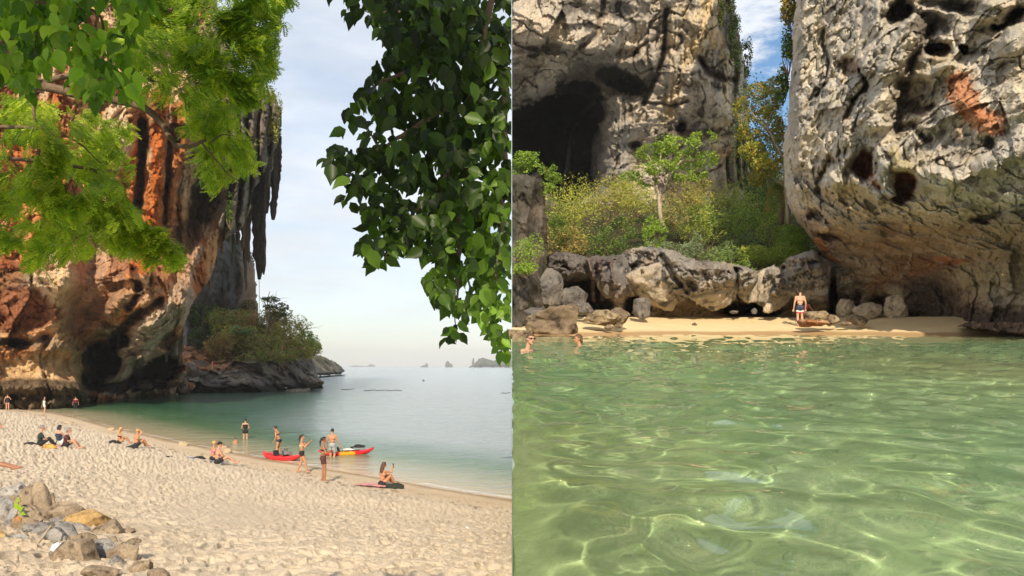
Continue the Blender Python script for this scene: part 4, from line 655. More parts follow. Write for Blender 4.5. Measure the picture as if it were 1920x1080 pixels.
# edge-on sheet added along the water's cut side, hides sky from refracted rays
yy = np.linspace(-3, 34, 120); zt = wz(yy)+0.0; zb = np.maximum(sand_z(0*yy, yy), wz(yy)-DEEP)-0.1; V_ = np.concatenate([np.stack([0*yy+x_, yy, z_], -1) for x_, z_ in ((0.001, zt), (0.001, zb))]); i_ = np.arange(119)
props(mk('cove_seam_sheet', V_, np.stack([i_, i_+1, i_+121, i_+120], -1), bpy.data.materials['cove_sand'], None, np.repeat(np.array([[0.4, 0.42, 0.26]]), len(V_), 0)), kind='structure')
# ================================================================== VEGETATION
def rotm(dirs, ups):
    """frames (n,3,3): columns = x (side), y (dir), z (normal)"""
    y = dirs/(np.linalg.norm(dirs, axis=1)[:, None]+1e-9); x = np.cross(y, ups); x /= np.linalg.norm(x, axis=1)[:, None]+1e-9; z = np.cross(x, y); return np.stack([x, y, z], -1)
def scatter(tv, tf, pos, fr, sc_, cols, cvar=None):
    """copies of a template (tv, tf) as one array mesh"""
    n, k = len(pos), len(tv); V = np.einsum('nij,kj->nki', fr, tv)*np.asarray(sc_)[:, None, None]+pos[:, None, :]
    Fc = (tf[None]+(np.arange(n)*k)[:, None, None]).reshape(-1, tf.shape[1]); C = np.repeat(cols[:, None, :], k, 1)
    if cvar is not None: C = C*cvar[None]
    return V.reshape(-1, 3), Fc, C.reshape(-1, 3)
LEAFQ = (np.array([[-0.5, 0.0, 0], [0, 0.5, 0.12], [0.5, 0.0, 0], [0, -0.5, 0]])*[0.62, 1, 1], np.array([[0, 3, 2, 1]]))         # small folded leaf
_bl = [(0, 0), (0.0, 0.3), (0.0, 0.62), (0.0, 0.86), (0, 1.06)]; _bw = [0, 0.40, 0.42, 0.2]
def big_leaf():
    v = [(0, 0, 0)]; 
    for (x, y), w_ in zip(_bl[1:4], (0.29, 0.32, 0.17)): v += [(-w_, y-0.06, 0.10*w_/0.36+0.02), (0, y, -0.02-0.07*y*y), (w_, y-0.06, 0.10*w_/0.36+0.02)]
    v.append((0, 1.08, -0.16)); v = np.array(v); v[:, 1] -= 0.0
    f = [[0, 2, 1], [0, 3, 2], [1, 2, 5], [1, 5, 4], [2, 3, 6], [2, 6, 5], [4, 5, 8], [4, 8, 7], [5, 6, 9], [5, 9, 8], [7, 8, 10], [8, 9, 10]]
    return v, np.array(f)
BLV, BLF = big_leaf()
def spray(n=8, rnd=0):
    """feathery compound leaf, length 1 along +y"""
    r = np.random.RandomState(rnd); V, Fc = [], []
    for i in range(n):
        y = 0.08+0.9*i/n; l_ = 0.26*math.sin(math.pi*(0.15+0.8*i/n))+0.05; z = -0.25*y*y
        for s in (-1, 1):
            a = np.array([0, y, z]); d = np.array([s*0.86, 0.5, -0.1+0.15*r.normal()]); d /= np.linalg.norm(d); p = np.array([-d[1], d[0], 0])*0.052*s; k = len(V)
            V += [a, a+d*l_*0.5+p, a+d*l_, a+d*l_*0.5-p]; Fc.append([k, k+1, k+2, k+3])
    return np.array(V), np.array(Fc)
SPR = [spray(8, i) for i in range(2)]
def rcols(r, n, pal, spread=0.18):
    pal = np.array(pal, float); k = r.randint(0, len(pal), n); t = r.rand(n, 1); c = pal[k]*(1-t)+pal[r.randint(0, len(pal), n)]*t; return np.clip(c*(1+spread*r.normal(size=(n, 1))), 0.002, 1)
def sample_poly(r, poly, n, clump=40, keep=0.0, seed=0, gate=None):
    px, py = zip(*poly); out = []; tot = 0
    while tot < n:
        q = np.stack([r.uniform(min(px), max(px), 4*n), r.uniform(min(py), max(py), 4*n)], 1); ok = inside(q[:, 0], q[:, 1], poly)
        nz = fbm(np.stack([q[:, 0]/clump, q[:, 1]/clump, np.full(len(q), seed*1.7)], -1), 3); ok &= nz > keep+0.12*r.normal(size=len(q))
        out.append(q[ok]); tot += ok.sum()
    return np.concatenate(out)[:n]
M_FEATH = leaf_mat('feathery_leaves', 0.45, 0.5, 0.25, 1.3); M_LEAF = leaf_mat('broad_leaves', 0.4, 0.4, 0.25, 1.5); M_SCRUB = leaf_mat('scrub_leaves', 0.3, 0.6, 0.2, 1.2)
M_BARK = plain('bark', (0.15, 0.10, 0.065), 0.9, 0.1, 0.4, 25, 0.01); M_BARKP = plain('pale_bark', (0.36, 0.29, 0.2), 0.9, 0.1, 0.3, 8, 0.03)

# ---- feathery tree hanging in from the left, a few metres away
FT = thing('feathery_tree', 'bright green feathery-leaved tree hanging in front of the orange cliff', 'tree', (-3.4, 3.0, -1.9))
KN = 0.5            # distance factor of the near foliage
def loc(o, p): return np.asarray(p)-np.array(o.location)
def feathers(seed, poly, n, d0, d1, pal, clump, keep, droop=0.5, size=(0.05, 0.105)):
    r = np.random.RandomState(seed); q = sample_poly(r, poly, n, clump, keep, seed)
    d = KN*(d0+(d1-d0)*(0.5+0.5*np.clip(fbm(np.stack([q[:, 0]/90, q[:, 1]/90, 0*q[:, 0]+seed], -1), 3)*2.2+0.35*r.normal(size=n), -1, 1)))
    pos = np.stack([(q[:, 0]-CX)/F*d, d, (HY-q[:, 1])/F*d], -1)
    a = 6.283*vn(np.stack([q[:, 0]/70, q[:, 1]/70, 0*d], -1), seed)+r.normal(size=n)*0.7; dirs = np.stack([np.cos(a)*0.9, np.sin(a)*0.6-0.2, -droop+0.35*r.normal(size=n)], -1)
    ups = np.stack([0.35*r.normal(size=n), -0.3+0.3*r.normal(size=n), 0.8+0*a], -1); fr = rotm(dirs, ups); c = rcols(r, n, pal); s = KN*r.uniform(*size, n)
    h = n//2; A = scatter(*SPR[0], pos[:h], fr[:h], s[:h], c[:h]); B = scatter(*SPR[1], pos[h:], fr[h:], s[h:], c[h:])
    return np.vstack([A[0], B[0]]), np.vstack([A[1], B[1]+len(A[0])]), np.vstack([A[2], B[2]])
PAL1 = [(0.36, 0.43, 0.03), (0.25, 0.34, 0.03), (0.46, 0.50, 0.05), (0.14, 0.24, 0.02)]; PAL2 = [(0.15, 0.24, 0.03), (0.10, 0.18, 0.02), (0.20, 0.30, 0.04)]
mass = []
mass.append(feathers(1, [(-60, 160), (60, 185), (170, 205), (205, 235), (215, 270), (262, 330), (225, 350), (255, 400), (220, 425), (170, 440), (178, 470), (150, 480), (128, 482), (112, 516), (85, 512), (60, 488), (35, 480), (20, 440), (-60, 470)], 5400, 3.9, 5.2, PAL1, 34, 0.02))
mass.append(feathers(2, [(225, -60), (545, -60), (530, 60), (542, 85), (520, 110), (500, 150), (515, 178), (470, 192), (430, 190), (420, 160), (350, 190), (300, 150), (240, 110), (215, 60)], 6200, 3.8, 4.8, PAL2+PAL1, 36, -0.03))
mass.append(feathers(3, [(340, 175), (430, 180), (455, 230), (470, 260), (495, 300), (465, 330), (462, 355), (400, 365), (388, 340), (365, 300), (352, 255)], 1000, 4.3, 5.0, PAL1, 30, -0.02))
mass.append(feathers(4, [(190, 395), (235, 400), (262, 412), (300, 425), (340, 478), (330, 496), (295, 488), (262, 470), (236, 462), (200, 462)], 1000, 4.2, 4.8, PAL1, 30, -0.1)); mass.append(feathers(5, [(230, 100), (330, 130), (330, 190), (280, 200), (240, 180)], 160, 4.4, 5.0, PAL1, 30, -0.1)); mass.append(feathers(6, [(180, 210), (250, 230), (262, 330), (230, 330)], 120, 4.2, 5.0, PAL1, 30, -0.1))
V = np.vstack([a[0] for a in mass]); o_ = np.cumsum([0]+[len(a[0]) for a in mass[:-1]]); Fc = np.vstack([a[1]+k for a, k in zip(mass, o_)]); C_ = np.vstack([a[2] for a in mass])
props(mk('leaf_sprays', loc(FT, V), Fc, M_FEATH, FT, C_, smooth=False), kind='stuff')
def branch(parent, pts, r0, r1, m=None, name='branch', d=4.4, seed=0, n=30):
    P_ = smooth_line([pt(a[0], a[1], KN*(a[2] if len(a) > 2 else d)) for a in pts], n); rr = np.random.RandomState(seed); P_ = P_+0.25*r0*np.cumsum(rr.normal(size=P_.shape), 0)*0.4
    v, f = tube(loc(parent, P_), KN*np.linspace(r0, r1, len(P_)), 8, True); return mk(name, v, fixq(f), m or M_BARK, parent)
branch(FT, [(-260, 700, 4.4), (-220, 480, 4.3), (-160, 250, 4.3), (-140, 60, 4.4), (-120, -120, 4.6)], 0.14, 0.07, name='trunk')
for pts, a, b in (([(-160, 220), (-40, 150), (60, 160), (150, 175), (240, 190), (290, 208), (320, 232), (345, 265), (362, 275), (395, 268)], 0.032, 0.009), ([(60, 158), (180, 130), (236, 118), (256, 130), (275, 150), (290, 135), (318, 146)], 0.018, 0.005), ([(275, 150), (300, 150), (328, 152)], 0.007, 0.003), ([(-60, 290), (60, 300), (150, 312), (185, 325), (200, 355), (203, 385), (214, 410), (210, 440), (228, 462), (247, 488)], 0.012, 0.0025),
                  ([(204, 385), (220, 400), (240, 410), (280, 430), (315, 455)], 0.005, 0.002), ([(380, 270), (405, 300), (430, 330), (450, 345)], 0.006, 0.002), ([(395, 268), (420, 250), (460, 262)], 0.005, 0.002), ([(-120, 0), (100, -20), (300, 20), (330, 80), (352, 120)], 0.02, 0.004), ([(300, 20), (400, 20), (480, 60)], 0.01, 0.003), ([(-60, 240), (60, 235), (120, 250), (180, 300)], 0.012, 0.003), ([(60, 160), (70, 300), (90, 400)], 0.009, 0.003)):
    branch(FT, pts, a, b, seed=int(a*1e4))

# ---- broad leaves: each large leaf is a part, the rest of the crown is one mass
def leafy(root, seed, poly, n, d0, d1, palf, size, n_obj, clump=38, keep=-0.15, xmax=None, droop=1.0, tilt=0.8, face=None):
    r = np.random.RandomState(seed); q = sample_poly(r, poly, n, clump, keep, seed); n = len(q)
    d = KN*r.uniform(d0, d1, n); pos = np.stack([(q[:, 0]-CX)/F*d, d, (HY-q[:, 1])/F*d], -1)
    dirs = np.stack([tilt*r.normal(size=n), tilt*0.7*r.normal(size=n), -droop+0.35*r.normal(size=n)], -1); ups = np.stack([0.5*r.normal(size=n), -1+0.5*r.normal(size=n), 0.35+0.3*r.normal(size=n)], -1)
    fr = rotm(dirs, ups); s = KN*r.uniform(*size, n); c = palf(r, q, d, n)
    if xmax is not None:
        ok = (pos[:, 0]+s*0.15 < xmax); pos, fr, s, c, d, q = pos[ok], fr[ok], s[ok], c[ok], d[ok], q[ok]
    order = np.argsort(d-s*4); ob = np.zeros(len(d), bool)
    fu = pos+fr[:, :, 1]*s[:, None]; vis = (q[:, 0] > 2) & (q[:, 1] > 2)
    if xmax is not None: vis &= (np.maximum(pos[:, 0], fu[:, 0])+0.35*s < xmax)
    sel = [k for k in order if vis[k]][:n_obj]; ob[sel] = True
    meshes = {}
    cols = c[ob]; key = np.round(np.log(cols+1e-4)*2.2)   # few colour variants share a mesh
    for i, k in enumerate(np.where(ob)[0]):
        kk = tuple(key[i])
        if kk not in meshes:
            o = mk('leaf', BLV, BLF, M_LEAF, root, np.repeat(c[k][None], len(BLV), 0)); meshes[kk] = o.data
        else:
            o = bpy.data.objects.new('leaf', meshes[kk]); COL.objects.link(o); o.parent = root
        M_ = Matrix([list(fr[k][0]*s[k])+[pos[k][0]-root.location[0]], list(fr[k][1]*s[k])+[pos[k][1]-root.location[1]], list(fr[k][2]*s[k])+[pos[k][2]-root.location[2]], [0, 0, 0, 1]]); o.matrix_local = M_
    a = ~ob; return scatter(BLV, BLF, pos[a], fr[a], s[a], c[a])
def clip_x(V, Fc, C, xmax):
    """drop what lies beyond xmax, pulling straddling corners onto the plane"""
    k = V[:, 0] <= xmax; f = Fc[k[Fc].any(1)]; V = V.copy(); V[:, 0] = np.minimum(V[:, 0], xmax); used, ix = np.unique(f, return_inverse=True); return V[used], ix.reshape(f.shape), C[used]
BT = thing('broadleaf_branch', 'glossy bright green broad-leaved branch hanging at the top left corner', 'branch', (-2.2, 2.2, 1.2))
GP = [(0.24, 0.36, 0.025), (0.15, 0.27, 0.02), (0.34, 0.45, 0.04), (0.07, 0.14, 0.015), (0.12, 0.22, 0.02)]
parts = [leafy(BT, 21, [(-40, -60), (275, -60), (282, 10), (245, 50), (235, 100), (262, 170), (255, 195), (225, 150), (200, 165), (165, 215), (140, 150), (110, 120), (60, 150), (50, 185), (20, 150), (-40, 160)], 900, 2.9, 3.6, lambda r, q, d, n: rcols(r, n, GP, 0.2), (0.045, 0.078), 210, 40, -0.2, tilt=0.5),
         leafy(BT, 22, [(-40, -60), (180, -60), (150, 60), (40, 110), (-40, 120)], 260, 3.3, 3.9, lambda r, q, d, n: rcols(r, n, [(0.06, 0.13, 0.02), (0.1, 0.2, 0.03)], 0.2), (0.05, 0.085), 20, 60, -0.6)]
V = np.vstack([parts[0][0], parts[1][0]]); Fc = np.vstack([parts[0][1], parts[1][1]+len(parts[0][0])]); C_ = np.vstack([parts[0][2], parts[1][2]])
props(mk('leaf_mass', loc(BT, V), Fc, M_LEAF, BT, C_), kind='stuff')
for pts in ([(-60, 20), (20, 40), (50, 42), (60, 90), (55, 150)], [(40, 0), (170, 20), (190, 70), (200, 110), (210, 150), (235, 190)], [(0, -40), (120, -10), (240, 10), (250, 40)], [(-40, 100), (50, 60), (110, 90), (140, 130)], [(200, -40), (262, -10), (270, 20)]): branch(BT, pts, 0.007, 0.0018, d=3.25, name='twig', n=20)

CN = thing('shaded_canopy', 'dark shaded broad-leaved canopy hanging over the sea at the top centre', 'tree canopy', (-0.7, 2.1, 1.1))
DK = [(0.018, 0.03, 0.006), (0.012, 0.02, 0.004), (0.028, 0.046, 0.008)]; LT = [(0.12, 0.22, 0.02), (0.08, 0.16, 0.015), (0.17, 0.28, 0.03)]  # leaf colours: darkened for shade, brighter for backlit leaves
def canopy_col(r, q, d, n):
    k = np.clip(sst(300, 560, q[:, 1])*0.35+sst(820, 960, q[:, 0])*0.35*sst(180, 260, q[:, 1])+0.25*r.normal(size=n), 0, 1)[:, None]; return rcols(r, n, DK)*(1-k)+rcols(r, n, LT)*k  # backlight painted brighter downwards and towards the right
CP = [(622, -20), (622, 8), (650, 22), (700, 34), (716, 66), (735, 84), (722, 110), (688, 128), (678, 160), (652, 196), (644, 250), (620, 268), (614, 300), (632, 330), (642, 372), (676, 400), (682, 440), (672, 468), (700, 490), (722, 515), (735, 478), (770, 450), (790, 470), (800, 520), (815, 560), (840, 580), (838, 632), (858, 632), (866, 590), (890, 580), (908, 600), (925, 640), (942, 662), (962, 640), (962, -20)]
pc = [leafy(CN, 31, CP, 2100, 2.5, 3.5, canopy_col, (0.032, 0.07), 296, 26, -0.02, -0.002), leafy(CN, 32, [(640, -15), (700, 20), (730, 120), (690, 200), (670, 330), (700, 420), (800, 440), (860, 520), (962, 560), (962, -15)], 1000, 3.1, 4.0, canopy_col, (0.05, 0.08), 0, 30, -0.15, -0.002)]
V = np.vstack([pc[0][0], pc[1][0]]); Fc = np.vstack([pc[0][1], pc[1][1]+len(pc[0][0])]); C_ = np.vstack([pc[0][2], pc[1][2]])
# unseen crown above and behind the eye, added to keep these leaves in shade
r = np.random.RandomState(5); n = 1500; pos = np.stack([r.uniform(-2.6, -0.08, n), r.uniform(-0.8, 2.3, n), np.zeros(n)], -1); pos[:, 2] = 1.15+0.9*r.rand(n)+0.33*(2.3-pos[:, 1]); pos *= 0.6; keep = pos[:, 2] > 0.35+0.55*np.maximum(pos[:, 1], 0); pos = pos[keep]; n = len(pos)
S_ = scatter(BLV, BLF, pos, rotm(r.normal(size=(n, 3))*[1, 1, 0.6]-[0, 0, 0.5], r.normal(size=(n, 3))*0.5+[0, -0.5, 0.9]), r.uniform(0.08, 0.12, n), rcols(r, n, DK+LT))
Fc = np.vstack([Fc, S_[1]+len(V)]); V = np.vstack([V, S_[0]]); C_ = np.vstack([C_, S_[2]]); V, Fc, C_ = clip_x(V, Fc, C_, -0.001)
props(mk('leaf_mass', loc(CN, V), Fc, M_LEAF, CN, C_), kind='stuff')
for pts in ([(930, -60), (900, 60), (880, 160), (840, 220), (836, 300), (800, 420)], [(880, 150), (780, 130), (700, 150), (660, 200)], [(850, 190), (760, 240), (690, 280), (625, 300)], [(940, 60), (935, 300), (925, 480), (915, 620)], [(860, 40), (760, 20), (680, 10)], [(836, 300), (850, 450), (850, 600)], [(836, 330), (760, 400), (715, 480)]): branch(CN, pts, 0.014, 0.002, d=3.1, name='twig', n=24)

# ---- shrubs and trees of the right cove and the islet
def crown(name, parent, clumps, n, size, pal, seed, m=None, flat=0.6, shell=0.55, aspect=None, gap=0.0):
    """clumps: (centre xyz, radius xyz) in world metres"""
    r = np.random.RandomState(seed); w_ = np.array([np.prod(c[1])**0.66 for c in clumps]); w_ = w_/w_.sum(); Ps, Cs = [], []
    for (c, rad), ww in zip(clumps, w_):
        k = max(8, int(n*ww)); d = r.normal(size=(k, 3)); d /= np.linalg.norm(d, axis=1)[:, None]; rr = shell+(1-shell)*r.rand(k, 1)**0.7
        lump = 1+0.38*fbm(d*2.3+seed+np.array(c)*0.3, 4)[:, None]; p = np.array(c)+d*rr*lump*np.array(rad); Ps.append(p); Cs.append(rcols(r, k, pal)*(1+0.25*fbm(p*0.7+seed, 3)[:, None]))
    P_ = np.vstack(Ps); C_ = np.vstack(Cs); ctr = np.mean([c for c, _ in clumps], 0)
    if gap: g = fbm(P_*1.2+seed, 3) > -gap; P_, C_ = P_[g], C_[g]
    k = len(P_); out = P_-ctr; out /= np.linalg.norm(out, axis=1)[:, None]+1e-6
    fr = rotm(r.normal(size=(k, 3))*[1, 1, 0.7]+[0, 0, -0.25], out*0.8+r.normal(size=(k, 3))*0.7+[0, 0, 0.5]); tv = LEAFQ[0]*(aspect or [1, 1, 1]); v, f, c = scatter(tv, LEAFQ[1], P_, fr, r.uniform(0.6, 1.3, k)*size, np.clip(C_, 0.003, 1))
    return props(mk(name, v-np.array(parent.location), f, m or M_SCRUB, parent, c, smooth=False), kind='stuff')
def limb(name, parent, pts, r0, r1, m=None, seed=0, n=14, seg=6):
    P_ = smooth_line(pts, n); rr = np.random.RandomState(seed); P_ = P_+0.35*r0*np.cumsum(rr.normal(size=P_.shape), 0)*0.4; v, f = tube(P_-np.array(parent.location), np.linspace(r0, r1, len(P_)), seg, True); return mk(name, v, fixq(f), m or M_BARK, parent)
def limbs_mesh(name, parent, base, tips, r0, m, seed):
    """thin stems as one part"""
    rr = np.random.RandomState(seed); ms = []
    for tp in tips:
        mid = (np.array(base)+np.array(tp))/2+rr.normal(size=3)*0.12*np.linalg.norm(np.array(tp)-base); ms.append(tube(smooth_line([base, mid, tp], 8)-np.array(parent.location), np.linspace(r0, r0*0.25, 9), 5, False))
    v, f = cat_(*ms); return mk(name, v, f, m, parent)
def shrub(u, v, d, wu, hv, pal, lab, seed, n=2500, size=0.13, name='shrub', cat='shrub', group=None, aspect=None, xmin=None, depth=0.8, nc=6, m=None, gap=0.12):
    r = np.random.RandomState(seed); b = pt(u, v+hv*0.5, d); k = d/F; t = thing(name, lab, cat, b, group); cl = []
    for i in range(nc):
        a = r.uniform(-0.62, 0.62); h = r.uniform(-0.35, 0.42)*(1-abs(a)*0.6); rw = r.uniform(0.34, 0.52); c = pt(u+wu*a*0.5*1.25, v-hv*h*0.9, d+r.uniform(-0.3, 0.3)*wu*k*depth); cl.append((c, (wu*k*rw*0.74, wu*k*rw*0.74*depth, hv*k*rw*0.98)))
    cl.append((pt(u, v, d), (wu*k*0.4, wu*k*0.4*depth, hv*k*0.4)))
    o = crown('foliage', t, cl, n, size, pal, seed, aspect=aspect, m=m, gap=gap)
    if xmin is not None:
        me = o.data; co = np.zeros(len(me.vertices)*3); me.vertices.foreach_get('co', co); co = co.reshape(-1, 3); co[:, 0] = np.maximum(co[:, 0], xmin-b[0]); me.vertices.foreach_set('co', co.ravel())
    limbs_mesh('stems', t, np.array(b)+[0, 0, -0.1], [np.array(c[0]) for c in cl], max(0.02, 0.012*hv*k), M_BARK, seed); return t
YG = [(0.26, 0.27, 0.05), (0.32, 0.29, 0.06), (0.20, 0.24, 0.05)]; BRN = [(0.30, 0.20, 0.06), (0.24, 0.2, 0.06), (0.33, 0.25, 0.08)]; MG = [(0.13, 0.20, 0.035), (0.18, 0.24, 0.04), (0.09, 0.15, 0.03)]; DG = [(0.05, 0.085, 0.02), (0.08, 0.12, 0.03), (0.035, 0.06, 0.015)]; BG = [(0.20, 0.30, 0.04), (0.26, 0.36, 0.05), (0.14, 0.23, 0.03)]; GG = [(0.16, 0.2, 0.11), (0.22, 0.26, 0.15), (0.12, 0.15, 0.08)]
YG, BRN, MG, BG, GG = [[tuple(c*g for c in q) for q in pl] for pl, g in ((YG, 1.5), (BRN, 1.4), (MG, 1.4), (BG, 1.25), (GG, 1.3))]
AS = (0.55, 1.6, 1)
for i, a in enumerate([
    (1075, 400, 54, 115, 100, YG, 'yellow-green feathery shrub at the left of the thicket below the cave', 3600), (1135, 388, 58, 110, 96, YG+BRN[:1], 'yellowish shrub directly under the cave slot', 3300), (1070, 460, 50, 110, 70, BRN+DG[:1], 'brown twiggy shrub low at the left of the thicket', 2800), (1150, 450, 50, 110, 80, DG+MG, 'dark green shrub in the left half of the thicket', 2800),
    (1195, 385, 60, 100, 70, YG, 'pale yellow-green shrub left of the slim tree trunk', 2600), (1300, 380, 60, 120, 80, BRN+YG, 'tawny shrub right behind the slim tree trunk', 3000), (1370, 395, 60, 110, 90, YG+MG, 'yellow-green shrub right of the tawny one', 3000), (1390, 440, 54, 130, 90, MG, 'large mid green shrub in the right half of the thicket', 3400), (1310, 430, 52, 110, 80, YG+MG, 'olive shrub between the slim trunk and the large green shrub', 2800), (1455, 430, 52, 90, 80, MG+YG, 'green shrub below the hanging palm fronds', 2600),
    (1480, 465, 48, 90, 60, BG, 'bright green shrub against the overhanging boulder', 2600), (1430, 482, 47, 100, 44, BG+YG, 'light green low shrub above the ledge at its right end', 2400), (1226, 434, 47, 36, 56, BG, 'small bright green bush at the foot of the slim trunk', 1500), (1232, 470, 45.5, 56, 36, GG, 'grey-green spiky plant on top of the ledge under the slim trunk', 1500), (1300, 470, 46, 50, 60, GG, 'grey-green bush on the ledge right of the spiky plant', 1500), (1352, 478, 46, 60, 40, GG+MG, 'dull green bush at the ledge rim, middle right', 1500), (1262, 410, 48, 60, 44, GG+BRN, 'grey twiggy bush beside the slim trunk on its right', 1300), (1185, 480, 46, 70, 26, DG, 'dark low bush on the left part of the ledge', 1200), (1400, 500, 45, 60, 20, MG, 'short green plants hanging over the ledge rim', 900), (1040, 440, 50, 50, 90, MG+DG, 'green shrub against the dark crag at the left of the thicket', 1800), (1500, 440, 50, 50, 50, BG, 'bright small shrub touching the left edge of the boulder', 1100)]):
    a = (a[0], a[1]-(14 if a[2] > 53 else 0), *a[2:]); shrub(*a[:7], 500+i, int(a[7]*1.6), 0.135, aspect=AS)
shrub(1432, 270, 72, 100, 210, DG+MG, 'tall dark green growth filling the gap behind the golden tree', 720, 9000, 0.2, nc=12, gap=0.3); shrub(1440, 390, 62, 90, 90, MG+DG, 'green growth low in the gap beneath the golden tree', 721, 5000, 0.17, nc=8, gap=0.3)
# slim tree on the ledge
def tree(u, vb, d, lab, trunk, clumps, pal, n, size, seed, name='tree', bark=None, r0=0.16, cat='tree', aspect=None, gap=0.1, limbs=(), xmin=None):
    t = thing(name, lab, cat, pt(u, vb, d)); limb('trunk', t, [pt(a, b, d) for a, b in trunk], r0, r0*0.5, bark, seed); k = d/F
    for i, L_ in enumerate(limbs): limb('limb', t, [pt(a, b, d+0.3*math.sin(i*2.1+j)) for j, (a, b) in enumerate(L_)], r0*0.5, r0*0.12, bark, seed+i)
    cl = [(pt(a, b, d+dd), (ru*k, ru*k*0.9, rv*k)) for a, b, ru, rv, dd in clumps]; o = crown('crown', t, cl, n, size, pal, seed, aspect=aspect, gap=gap)
    if xmin is not None:
        me = o.data; co = np.zeros(len(me.vertices)*3); me.vertices.foreach_get('co', co); co = co.reshape(-1, 3); co[:, 0] = np.maximum(co[:, 0], xmin-t.location[0]); me.vertices.foreach_set('co', co.ravel())
    return t
tree(1240, 425, 48, 'slim pale-trunked tree with an airy green crown in the middle of the thicket', [(1243, 425), (1238, 395), (1236, 370), (1238, 350)], [(1245, 262, 26, 16, 0), (1225, 285, 34, 18, 1), (1275, 275, 38, 18, -1), (1320, 262, 26, 18, 1), (1325, 300, 22, 20, 0), (1200, 300, 28, 14, 0), (1185, 330, 24, 10, 1), (1290, 305, 34, 16, 1.5), (1235, 315, 34, 14, -1), (1215, 340, 26, 8, 0), (1310, 330, 22, 12, 0), (1265, 335, 24, 9, 0)], MG+BG+YG[:1], 15000, 0.14, 701, bark=M_BARKP, r0=0.17, gap=0.05,
     limbs=[[(1238, 380), (1228, 350), (1228, 320), (1215, 290)], [(1236, 375), (1250, 345), (1262, 320), (1290, 290), (1318, 270)], [(1230, 330), (1205, 315), (1185, 310)], [(1252, 342), (1240, 300), (1246, 262)], [(1275, 305), (1310, 300), (1330, 300)]])
AU = [(0.46, 0.28, 0.04), (0.38, 0.27, 0.04), (0.2, 0.2, 0.04), (0.55, 0.36, 0.07)]
tree(1476, 420, 47, 'golden-leaved tree in the gap between the cave cliff and the boulder', [(1478, 420), (1474, 360), (1468, 300), (1450, 260), (1430, 230)], [(1420, 170, 24, 20, 0), (1400, 205, 26, 24, 1), (1440, 190, 26, 26, -1), (1425, 235, 34, 22, 0), (1395, 250, 20, 16, 1), (1450, 240, 22, 30, 0), (1415, 285, 30, 18, 0), (1440, 310, 30, 24, -1), (1420, 335, 18, 16, 0), (1455, 160, 18, 16, 1), (1465, 280, 12, 30, 0)], AU+MG, 15000, 0.15, 702, bark=M_BARKP, r0=0.13, gap=0.02, limbs=[[(1470, 310), (1450, 290), (1420, 280)], [(1450, 260), (1415, 220), (1400, 200)], [(1440, 245), (1440, 200), (1425, 165)], [(1474, 350), (1450, 335), (1430, 310)]])
tree(980, 420, 39, 'leafy green tree on the dark crag at the left edge of the cove', [(975, 420), (972, 370), (985, 330)], [(985, 300, 30, 18, 0), (1020, 310, 26, 16, 0), (1035, 335, 18, 14, 1), (990, 335, 34, 16, 0), (1015, 352, 26, 12, 0), (970, 318, 20, 16, 0.5)], MG+BG, 7000, 0.12, 703, gap=0.05, limbs=[[(972, 370), (1000, 340), (1030, 315)], [(980, 345), (985, 310)]], xmin=0.01)
shrub(985, 470, 35.0, 56, 60, BG+MG, 'lime green creeper hanging on the dark crag in shade', 710, 1400, 0.09, xmin=0.01); shrub(985, 505, 34.6, 44, 24, BG, 'second tuft of lime leaves lower on the dark crag', 711, 800, 0.09, xmin=0.01)
shrub(1380, 60, 86, 22, 110, DG+MG, 'dark bushes clinging to the right rim of the cave cliff', 712, 2600, 0.22, depth=1.5, nc=9); shrub(1396, 110, 88, 22, 70, DG, 'dark bush on the cave cliff edge below the rim bushes', 713, 1500, 0.22, nc=6); shrub(1358, 20, 84, 24, 60, DG+YG, 'small bush at the top of the cave cliff beside the sky', 714, 1100, 0.2)
shrub(1480, 20, 43, 44, 60, AU+DG, 'golden bush at the top left corner of the overhanging boulder', 715, 1500, 0.15); shrub(1478, 95, 44, 26, 90, DG+MG, 'dark creepers down the left edge of the boulder', 716, 1500, 0.14, nc=8); shrub(1468, 165, 45, 30, 60, DG+MG, 'green leaves between golden tree and boulder', 717, 1600, 0.14)
# palm-like fronds
PFR = thing('palm', 'hanging palm fronds, some dry and yellow, at the left edge of the boulder', 'palm', pt(1462, 350, 48)); rr = np.random.RandomState(9)
for i in range(17):
    a = rr.uniform(-1.2, 1.2); ln = rr.uniform(1.1, 2.2); p0 = pt(1464, 352, 48); tip = p0+np.array([math.sin(a)*ln*0.6, rr.uniform(-0.8, 0.3), -ln*0.75]); mid = p0+np.array([math.sin(a)*ln*0.45, rr.uniform(-0.6, 0), 0.35*rr.rand()-0.1]); ax = smooth_line([p0, mid, tip], 22); T = np.gradient(ax, axis=0); T /= np.linalg.norm(T, axis=1)[:, None]; V_, F_ = [], []
    for j in range(2, len(ax)):
        for s in (-1, 1):
            sd = np.cross(T[j], [0, -1, 0.2]); sd /= np.linalg.norm(sd); e = ax[j]+s*sd*0.26+T[j]*0.2+np.array([0, 0, -0.14]); k = len(V_); V_ += [ax[j]-T[j]*0.02, ax[j]+T[j]*0.03, e]; F_.append([k, k+1, k+2])
    V_ = np.array(V_)-np.array(PFR.location); c = (0.42, 0.26, 0.07) if i % 3 == 0 else ((0.12, 0.19, 0.03) if i % 2 else (0.2, 0.24, 0.05)); mk('frond', V_, np.array(F_), M_SCRUB, PFR, np.repeat(np.array([c]), len(V_), 0), smooth=False)
limb('trunk', PFR, [pt(1464, 420, 48.2), pt(1466, 380, 48.2), pt(1464, 350, 48)], 0.16, 0.14, M_BARK, 3)

